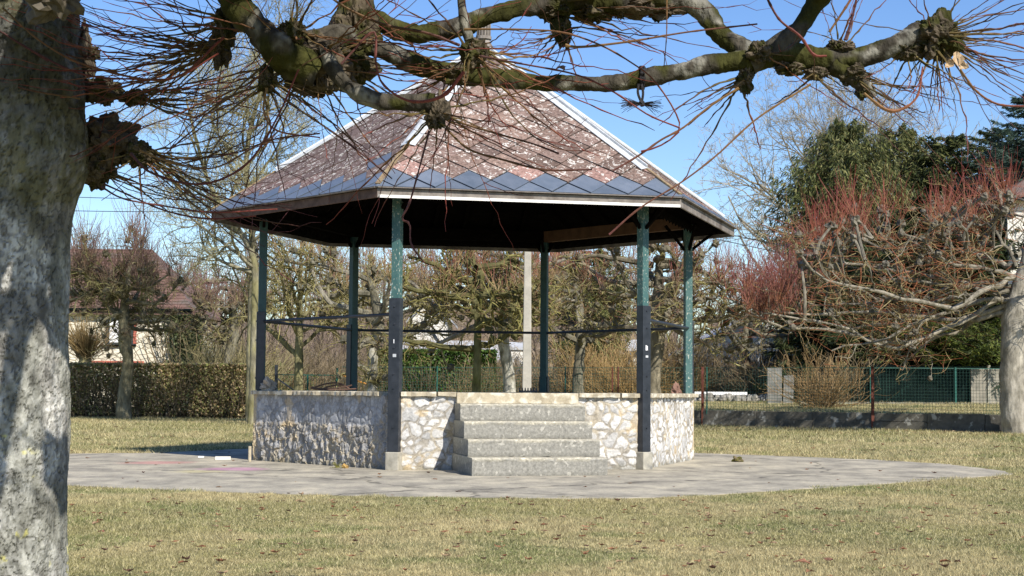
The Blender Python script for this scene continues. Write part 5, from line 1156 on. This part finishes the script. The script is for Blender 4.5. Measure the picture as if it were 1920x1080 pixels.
def limb(pts, seed, moss=0.0, rmul=1.0, dark=1.0):
    """pts: px, py, radius px, depth"""
    rows = [[*A_(p[0], p[1], p[3]), p[2]/F*YF*rmul] for p in pts]
    n = max(40, int(len(pts)*26)); Q = spline(np.array(rows), n); V, Fq = tubes(Q[None, :, :3], Q[None, :, 3], 26); C = np.repeat(Q[:, :3], 26, 0); R = np.repeat(Q[:, 3], 26)
    o = nrm(V-C); ring = vnoise(np.stack([C[:, 0]*9, C[:, 2]*9, R*0], -1), 1, seed)
    V = V+o*((fbm(V, 9, seed, 3)-.5)*.7*R+(fbm(V, 34, seed+2, 4)-.5)*.4*R+(ring-.5)*.3*R)[:, None]
    c = np.tile(FB*dark, (len(V), 1))*(.6+.8*fbm(V, 22, seed+4, 3))[:, None]; c = mixc(c, np.array([.30, .29, .24]), sm(fbm(V, 13, seed+5, 4), .56, .64)*.55)
    c = mixc(c, MOSS, sm(fbm(V, 8, seed+6, 3)+moss*.3+.04, .5, .62))
    return mesh_obj('limb', V, [Fq], M_bark, FT, col=c, smooth=True)
limbs = [
    ([(30, -280, 60, 0), (170, -240, 40, -.5), (330, -180, 34, -.6), (420, -60, 30, -.3), (447, 10, 27, -.35), (490, 55, 28, -.35), (525, 95, 32, -.35), (570, 125, 30, -.3), (600, 140, 22, -.3)], 0, 1),
    ([(60, -330, 55, -.1), (300, -230, 42, -.7), (540, -150, 38, -.5), (650, -70, 34, .1), (665, 0, 33, .2), (655, 60, 36, .1), (640, 110, 38, 0), (610, 135, 30, 0)], .3, 2),
    ([(545, 95, 26, -.2), (640, 70, 24, -.1), (720, 95, 20, 0), (800, 128, 19, .05), (870, 140, 18, .1), (950, 148, 17, .15), (1050, 157, 16, .2), (1150, 155, 15.5, .2), (1250, 138, 17, .2), (1330, 122, 18, .2), (1400, 112, 22, .2)], 0, 3),
    ([(612, 95, 13, -.3), (625, 130, 14, -.35), (655, 165, 14, -.35), (705, 188, 15, -.35), (760, 192, 14, -.35), (815, 195, 17, -.35)], 0, 4),
    ([(690, 30, 18, .2), (770, 62, 20, .2), (850, 52, 19, .2), (920, 30, 18, .2), (980, 12, 18, .25), (1050, 5, 26, .3), (1130, 3, 30, .3), (1210, 0, 28, .3), (1280, -2, 22, .3), (1320, 20, 23, .3), (1350, 62, 22, .28), (1390, 92, 22, .25), (1420, 112, 20, .2)], .2, 5),
    ([(60, -360, 50, -.2), (400, -300, 44, -1.2), (1000, -240, 36, -1.2), (1450, -200, 32, -.9), (1590, -110, 26, -.3), (1545, -20, 22, .15), (1500, 50, 21, .2), (1450, 95, 22, .2), (1405, 122, 20, .2)], 0, 6),
    ([(1395, 118, 20, .2), (1470, 102, 21, .2), (1540, 112, 22, .2), (1600, 112, 20, .2), (1670, 88, 20, .2), (1740, 55, 24, .2)], .15, 7),
    ([(1560, 120, 20, .2), (1600, 145, 18, .2), (1625, 165, 14, .2), (1640, 182, 7, .2)], .2, 8),
    ([(1300, -210, 26, -1.0), (1180, -110, 24, -.4), (1100, -30, 24, .2), (1055, 20, 20, .3), (1052, 60, 15, .3), (1060, 85, 9, .3)], .5, 9),
    ([(900, -250, 24, -1.2), (850, -150, 14, -.7), (862, -40, 9, -.25), (868, 30, 8, -.25), (880, 75, 9, -.25)], 0, 10),
]
for pts, moss, sd_ in limbs: limb(pts, 40+sd_, moss)
# knobs: px, py, r px, depth, squash, moss
knobs = {'K1': (415, 90, 20, -.1, (.8, 1, 1.7)), 'K1b': (425, 45, 26, -.2, (.7, 1, 1.2)), 'K2': (262, 290, 24, .1, (1, 1, .8)), 'K2a': (205, 262, 46, .15, (1, 1, .9)), 'K3': (252, 182, 20, .1, (1.1, 1, .7)), 'K3a': (190, 170, 30, .1, (1.1, 1, .7)), 'K3b': (172, 318, 36, .15, (.9, 1, .8)),
         'K4': (888, 100, 22, -.15, (1, 1, 1.1)), 'K4b': (850, 140, 20, .05, (1.3, 1, .8)), 'K5': (820, 212, 20, -.35, (.9, 1, 1.4)), 'K6': (1058, 60, 17, .3, (.8, 1, 1.5)), 'K6a': (1040, 15, 26, .3, (1.3, 1, .7)), 'K6b': (1180, 12, 30, .3, (2.0, 1, .55)), 'K7': (1396, 150, 20, .2, (.8, 1, 1.2)), 'K7b': (1425, 100, 18, .15, (1.3, 1, 1)),
         'K8': (1530, 138, 18, .2, (1.3, 1, .7)), 'K8b': (1600, 140, 22, .2, (1.2, 1, .8)), 'K8c': (1620, 172, 13, .2, (1, 1, 1)), 'K8d': (1575, 88, 18, .2, (1.5, 1, .6)), 'K9': (1755, 70, 36, .2, (1.1, 1, 1.1)), 'K9b': (1700, 95, 22, .2, (1.2, 1, .8)), 'K10': (585, 118, 46, -.2, (1.1, 1, 1)), 'K10b': (500, 150, 18, -.3, (.8, 1, 1.1)), 'K11': (640, 122, 40, -.05, (1.3, 1, .8)), 'K17': (602, 140, 40, -.15, (1.2, 1, .8)), 'K18': (668, 60, 42, .0, (.8, 1, 1.3)), 'K19': (530, 85, 26, -.2, (.8, 1, .9)), 'K13': (1240, 18, 24, .3, (1.6, 1, .7)), 'K14': (1110, 22, 24, .3, (1.6, 1, .7)), 'K15': (1480, 128, 20, .2, (1.5, 1, .6)), 'K16': (150, 110, 34, .12, (.6, 1, 1.5)), 'K12': (550, 60, 20, -.35, (1, 1, 1))}
for i, (k, (px, py, r, d, s)) in enumerate(knobs.items()):
    cl = Cloud(); c = A_(px, py, d); rr = r/F*YF
    cl.blob(c, rr*1.05, np.array([.10, .08, .055]), 200+i, .5, 60, 40, s, (MOSS*.9 if i % 3 else None), 2.6)
    for q_ in range(5):
        rq = np.random.default_rng(i*7+q_); o_ = nrm(rq.normal(size=3)-[0, 0, .5]); cl.blob(c+o_*rr*.8*np.array(s), rr*rq.uniform(.3, .5), np.array([.10, .08, .055]), 900+i*7+q_, .75, 20, 14, (1, 1, 1), MOSS*.8, 3.0)
    cl.build('burl', M_bark, FT, smooth=False)

# twigs
def whips(cl, S0, D, L, rg, sag=.12, r=.0020, K=16, c0=(.16, .125, .045), c1=(.20, .05, .035), curl=.3, kink=.016, buds=True):
    n = len(S0); t = np.linspace(0, 1, K); D = nrm(np.asarray(D, float)); L = np.asarray(L)[:, None, None]
    side = nrm(np.cross(D, rg.normal(size=(n, 3))))
    P = S0[:, None, :]+D[:, None, :]*t[None, :, None]*L+side[:, None, :]*(t**2)[None, :, None]*L*rg.normal(0, abs(curl)*.5+.16, (n, 1, 1))
    P[:, :, 2] += (-4*sag*t*(1-t*.75))[None, :]*L[:, :, 0]*rg.uniform(.3, 1.5, (n, 1))+ (curl*.9*t**2.2)[None, :]*L[:, :, 0]*rg.uniform(-.1, 1, (n, 1))
    P[:, 1:] += rg.normal(0, 1, (n, K-1, 3))*L*kink*.35
    R = r*rg.uniform(.5, 1.4, (n, 1))*np.linspace(1.3, .42, K)[None]
    if buds: R = R*np.where((np.arange(K)[None, :]+rg.integers(0, 3, (n, 1))) % 3 == 0, 1.35, .92)
    R[:, -1] *= .7
    V, Q = tubes(P, R, 5); g = rg.uniform(0, 1, (n, 1, 1)); tt = np.clip(t[None, :, None]*1.3+g*.6-.3, 0, 1)
    C = (np.array(c0)*(1-tt)+np.array(c1)*tt)*rg.uniform(.6, 1.35, (n, 1, 1)); cl.add(V, Q, np.repeat(C[:, :, None, :], 5, 2).reshape(-1, 3))
    # side shoots and buds
    m = n//2; i = rg.integers(0, n, m); k = rg.integers(K//3, K-2, m); B = P[i, k]; T = nrm(P[i, k+1]-P[i, k]); q = nrm(np.cross(T, rg.normal(size=(m, 3))))
    P2 = grow(B, nrm(T*.75+q*.65), L[i, 0, 0]*rg.uniform(.08, .3, m), 6, .08, .03, rg); cl.tubes(P2, r*.65*np.linspace(1, .6, 6)[None]*np.ones((m, 1)), 4, np.array(c1)*.9, np.array(c1)*1.1, rg, .3)
    return P
def cluster(knob, n, d0, spread, L0, L1, sag=.12, curl=.3, seed=0, r=.0026, **kw):
    rg = np.random.default_rng(300+seed); px, py, kr, d, s = knobs[knob]; c = A_(px, py, d); cl = Cloud()
    D = nrm(np.array(d0)[None]+rg.normal(size=(n, 3))*np.array(spread)); S0 = c+D*kr/F*YF*.6+rg.normal(0, .012, (n, 3)); L = rg.uniform(L0, L1, n)/F*YF
    whips(cl, S0, D, L, rg, sag, r, curl=curl, **kw)
    cl.build('twig_cluster', M_shoot, FT)
cluster('K1', 46, (-1, .0, .05), (.3, .45, .28), 220, 480, .10, .12, 1)
cluster('K1b', 16, (-1, .0, .25), (.3, .4, .3), 180, 420, .06, -.1, 2)
cluster('K2', 34, (1, .1, -.10), (.25, .45, .28), 180, 380, .10, .35, 3, c1=(.13, .045, .045))
cluster('K2', 10, (.1, .0, -.6), (.6, .45, .35), 60, 140, .05, .1, 4)
cluster('K3', 24, (1, .1, .12), (.3, .45, .28), 150, 400, .08, .35, 5, c1=(.15, .05, .045))
cluster('K3b', 9, (1, .1, -.28), (.25, .3, .1), 120, 260, .04, .15, 6, c1=(.10, .04, .04))
cluster('K4', 32, (.0, -.1, .05), (1, .6, .65), 110, 380, .10, .35, 7, r=.0028)
cluster('K4b', 14, (-.5, -.2, -.1), (.6, .5, .4), 120, 360, .05, .1, 8)
cluster('K5', 14, (.3, -.1, -.55), (.8, .4, .35), 80, 320, .0, .05, 9)
cluster('K6', 20, (-.35, -.1, -.5), (.8, .5, .4), 60, 210, .03, .1, 10, c1=(.13, .05, .05))
cluster('K6a', 14, (1, .0, -.05), (.35, .5, .3), 120, 420, .04, .1, 11)
cluster('K7', 10, (-.8, -.1, -.75), (.35, .3, .35), 120, 280, .0, .1, 12, r=.0032)
cluster('K8', 10, (.2, -.1, -.7), (.6, .4, .3), 90, 260, .03, .2, 13, c1=(.12, .045, .045))
cluster('K8b', 12, (.7, -.1, -.5), (.5, .4, .3), 120, 320, .03, .15, 14, c1=(.12, .045, .045))
cluster('K9', 46, (1, .0, .05), (.55, .5, .5), 120, 360, .03, .1, 15, c1=(.15, .05, .045))
cluster('K9', 12, (-.2, .0, -.9), (.5, .4, .3), 80, 190, .03, .2, 16)
cluster('K9b', 8, (.1, .0, -.8), (.7, .4, .3), 80, 220, .03, .2, 17)
cluster('K10', 26, (-.2, -.2, .05), (1, .5, .5), 160, 420, .05, .1, 18)
cluster('K10b', 22, (.5, .1, -.55), (.8, .4, .4), 90, 300, .0, .1, 19, c1=(.12, .045, .045))
cluster('K11', 14, (.6, -.1, -.15), (.9, .5, .5), 120, 330, .05, .1, 20)
cluster('K12', 18, (.2, -.2, .3), (1, .5, .5), 120, 460, .04, .0, 21)
cluster('K8d', 8, (.0, .0, 1), (.7, .5, .3), 80, 180, .0, .1, 22)
cluster('K7b', 6, (.6, -.1, -.5), (.6, .4, .4), 100, 300, .0, .1, 23)
cluster('K6b', 10, (.2, .0, .6), (1, .5, .5), 80, 260, .0, .1, 24)
# prominent traced twigs
tr = [[(-20, 45, 5), (60, 95, 5), (150, 138, 4.5), (240, 148, 4), (330, 145, 4), (410, 100, 4)], [(600, -20, 5), (650, 15, 5.5), (720, 46, 6), (800, 62, 6.5), (862, 85, 7)], [(805, 245, 5), (785, 320, 4), (768, 380, 5), (754, 410, 5), (768, 420, 4), (770, 455, 4), (785, 480, 4), (796, 492, 3)],
      [(1520, 158, 5), (1420, 222, 4.5), (1345, 290, 4.5), (1280, 340, 4), (1200, 390, 4), (1142, 440, 5)], [(825, 212, 6), (870, 232, 5), (930, 250, 4.5), (1000, 270, 4), (1048, 288, 5)], [(870, 55, 5), (960, 55, 4), (1050, 60, 4), (1120, 82, 4), (1180, 115, 3.5), (1230, 155, 3.5), (1275, 235, 4), (1240, 272, 4), (1202, 284, 5)],
      [(900, 105, 5), (980, 120, 4), (1080, 140, 4), (1150, 172, 4), (1215, 215, 3.5), (1275, 240, 4)], [(5, 15, 4), (80, 80, 4.5), (170, 125, 5), (320, 148, 5), (420, 70, 6)], [(835, 240, 6), (880, 280, 5), (945, 300, 5), (1020, 318, 5), (1110, 318, 4)],
      [(1385, 165, 6), (1330, 200, 5), (1280, 240, 5), (1240, 262, 5), (1200, 290, 5), (1150, 320, 4)], [(1430, -20, 6), (1460, 35, 5), (1500, 68, 6), (1525, 102, 6), (1550, 105, 5)], [(245, 288, 7), (280, 322, 6), (350, 344, 5), (410, 338, 5), (470, 300, 5), (520, 220, 4), (560, 130, 4)],
      [(262, 282, 5), (310, 300, 5), (400, 315, 4), (500, 265, 4), (600, 250, 3.5)], [(195, 345, 5), (240, 365, 4), (310, 395, 4), (390, 410, 4), (480, 405, 3)], [(190, 350, 5), (230, 372, 4), (300, 385, 4), (400, 398, 3.5), (520, 392, 3)],
      [(150, 185, 4), (60, 170, 4), (-10, 150, 3)], [(640, 120, 5), (700, 60, 5), (705, 120, 5), (720, 160, 5), (770, 190, 6), (830, 180, 8), (870, 135, 8)], [(0, 55, 5), (35, 80, 5), (90, 115, 4)], [(1060, 85, 7), (1090, 88, 6), (1180, 78, 5), (1290, 60, 4), (1420, 45, 4)],
      [(1555, 60, 5), (1600, -10, 6), (1630, -80, 6)], [(1585, 75, 8), (1596, 40, 6), (1610, -20, 5)], [(1250, -30, 4), (1250, 60, 2.5), (1245, 125, 2)], [(505, 165, 6), (560, 205, 5), (620, 245, 4.5), (680, 290, 4), (735, 335, 3)], [(500, 165, 5), (495, 210, 4.5), (520, 245, 4), (600, 258, 3)], [(1800, 130, 5), (1830, 170, 5), (1870, 195, 5), (1930, 200, 4)], [(1620, 175, 5), (1660, 205, 8), (1690, 205, 7), (1720, 180, 5), (1730, 125, 3)]]
rg = np.random.default_rng(77)
for L_ in tr:
    cl = Cloud()
    d = rg.uniform(-.55, -.2); Q = spline(np.array([[*A_(p[0], p[1], d), p[2]*.40/F*YF] for p in L_]), 30); Rr = Q[None, :, 3]*np.where(np.arange(30) % 5 == 0, 1.3, 1.0)[None]
    cl.tubes(Q[None, :, :3], Rr, 6, (.20, .12, .045) if rg.random() < .5 else (.09, .04, .035), (.22, .055, .04) if rg.random() < .5 else (.11, .04, .035), rg)
    cl.build('twig', M_shoot, FT)
# crown out of the frame: further limbs towards the light, they throw the dappled shade on the trunk
for i, (dx, dy, L_) in enumerate(((.53, -.85, 2.2), (.38, -1.0, 2.6), (.95, -.75, 2.4), (-.8, -.5, 2.0), (-1, .3, 2.0), (.75, -.9, 2.2))):
    b0 = A_(40, [-215, -300, -260, -330, -330, -330][i]); d = nrm(np.array([dx, dy, .22])); rg = np.random.default_rng(500+i); P = grow(b0[None]-[0, 0, .1], d[None], [L_], 14, .12, .02, rg)[0]; Rr = np.linspace([.15, .10, .10, .085, .085, .09][i], [.075, .05, .05, .035, .035, .045][i], 14)
    V, Fq = tubes(P[None], Rr[None], 16); V = V+(fbm(V, 10, i, 3)-.5)[:, None]*nrm(V-np.repeat(P, 16, 0))*.05
    mesh_obj('limb', V, [Fq], M_bark, FT, col=np.tile(FB, (len(V), 1))*(.6+.8*fbm(V, 20, i, 3))[:, None], smooth=True)
    cl = Cloud(); S1, D1, r1, _ = spawn(P[None], Rr[None], 12, .25, 1, .9, rg); P1 = grow(S1, D1, rg.uniform(.4, .9, 12), 8, .2, .02, rg); cl.tubes(P1, (r1*.7)[:, None]*np.linspace(1, .6, 8)[None], 7, FB, FB*.8, rg)
    for j in range(12): cl.blob(P1[j, -1], rg.uniform(.05, .10), np.array([.12, .10, .07]), 600+i*13+j, .7, 24, 16)
    n = 160; k = rg.integers(0, 12, n); D = nrm(D1[k]+rg.normal(0, .6, (n, 3))); D[:, 2] = np.abs(D[:, 2])+.25; whips(cl, P1[k, -1], D, rg.uniform(.3, .9, n), rg, .0, .0028, K=8)
    cl.build('twig_cluster', M_shoot, FT)
# dead leaves caught in the twigs
cl_spots = [(1795, 112, 17, (.62, .45, .27)), (1780, 120, 12, (.60, .43, .26)), (1805, 122, 13, (.64, .47, .30)), (392, 183, 12, (.42, .26, .17)), (425, 180, 10, (.26, .2, .16)), (308, 103, 10, (.55, .47, .36)), (1052, 122, 15, (.16, .09, .05))]
for i, (px, py, s, c) in enumerate(cl_spots):
    V, Q, C_ = leaf_geo(np.zeros(3), 2*s/F*YF, i*1.3, rg, np.array(c)); R_ = np.array(Matrix.Rotation(1.2+i*.4, 3, 'X') @ Matrix.Rotation(i*.9, 3, 'Z')); V = V@R_.T+A_(px, py, .05 if px > 1500 else -.2)
    mesh_obj('dry_leaf', V, [Q], M_leaf, FT, col=C_)
# black cord tied round the long limb
T = empty('black_cord', A_(1203, 155, .2), 'black frayed cord tied round the long bare limb and hanging in a knot', 'cord')
cl = Cloud(); c = A_(1203, 146, .2)
ring = np.array([c+[rg.normal(0, .002)+.006*k, math.cos(t)*.046, math.sin(t)*.046] for k in (-1, 0, 1) for t in np.linspace(0, 2*math.pi, 18)])
cl.tubes(ring[None], np.full((1, len(ring)), .0055), 6, (1, 1, 1)); cl.build('loop', M_rope, T)
cl = Cloud(); Q = np.array([spline(np.array([A_(1200+o, 158, .16), A_(1201+o*1.6, 175, .15), A_(1203, 193, .15)]), 8) for o in (-3, 3)]); cl.tubes(Q, np.full((2, 8), .0055), 6, (1, 1, 1)); cl.build('strand', M_rope, T)
cl = Cloud(); cl.blob(A_(1204, 194, .15), .014, (1, 1, 1), 3, .4, 12, 8); n = 90; rg = np.random.default_rng(8); sgn = rg.choice([-1, 1], n); P = grow(np.tile(A_(1204, 194, .15), (n, 1)), np.stack([sgn*1.0, rg.normal(0, .3, n), rg.normal(-.12, .16, n)-sgn*.1], -1), rg.uniform(.03, .10, n), 5, .12, 0, rg)
cl.tubes(P, np.full((n, 5), .0011), 3, (1, 1, 1)); cl.build('frayed_ends', M_rope, T)
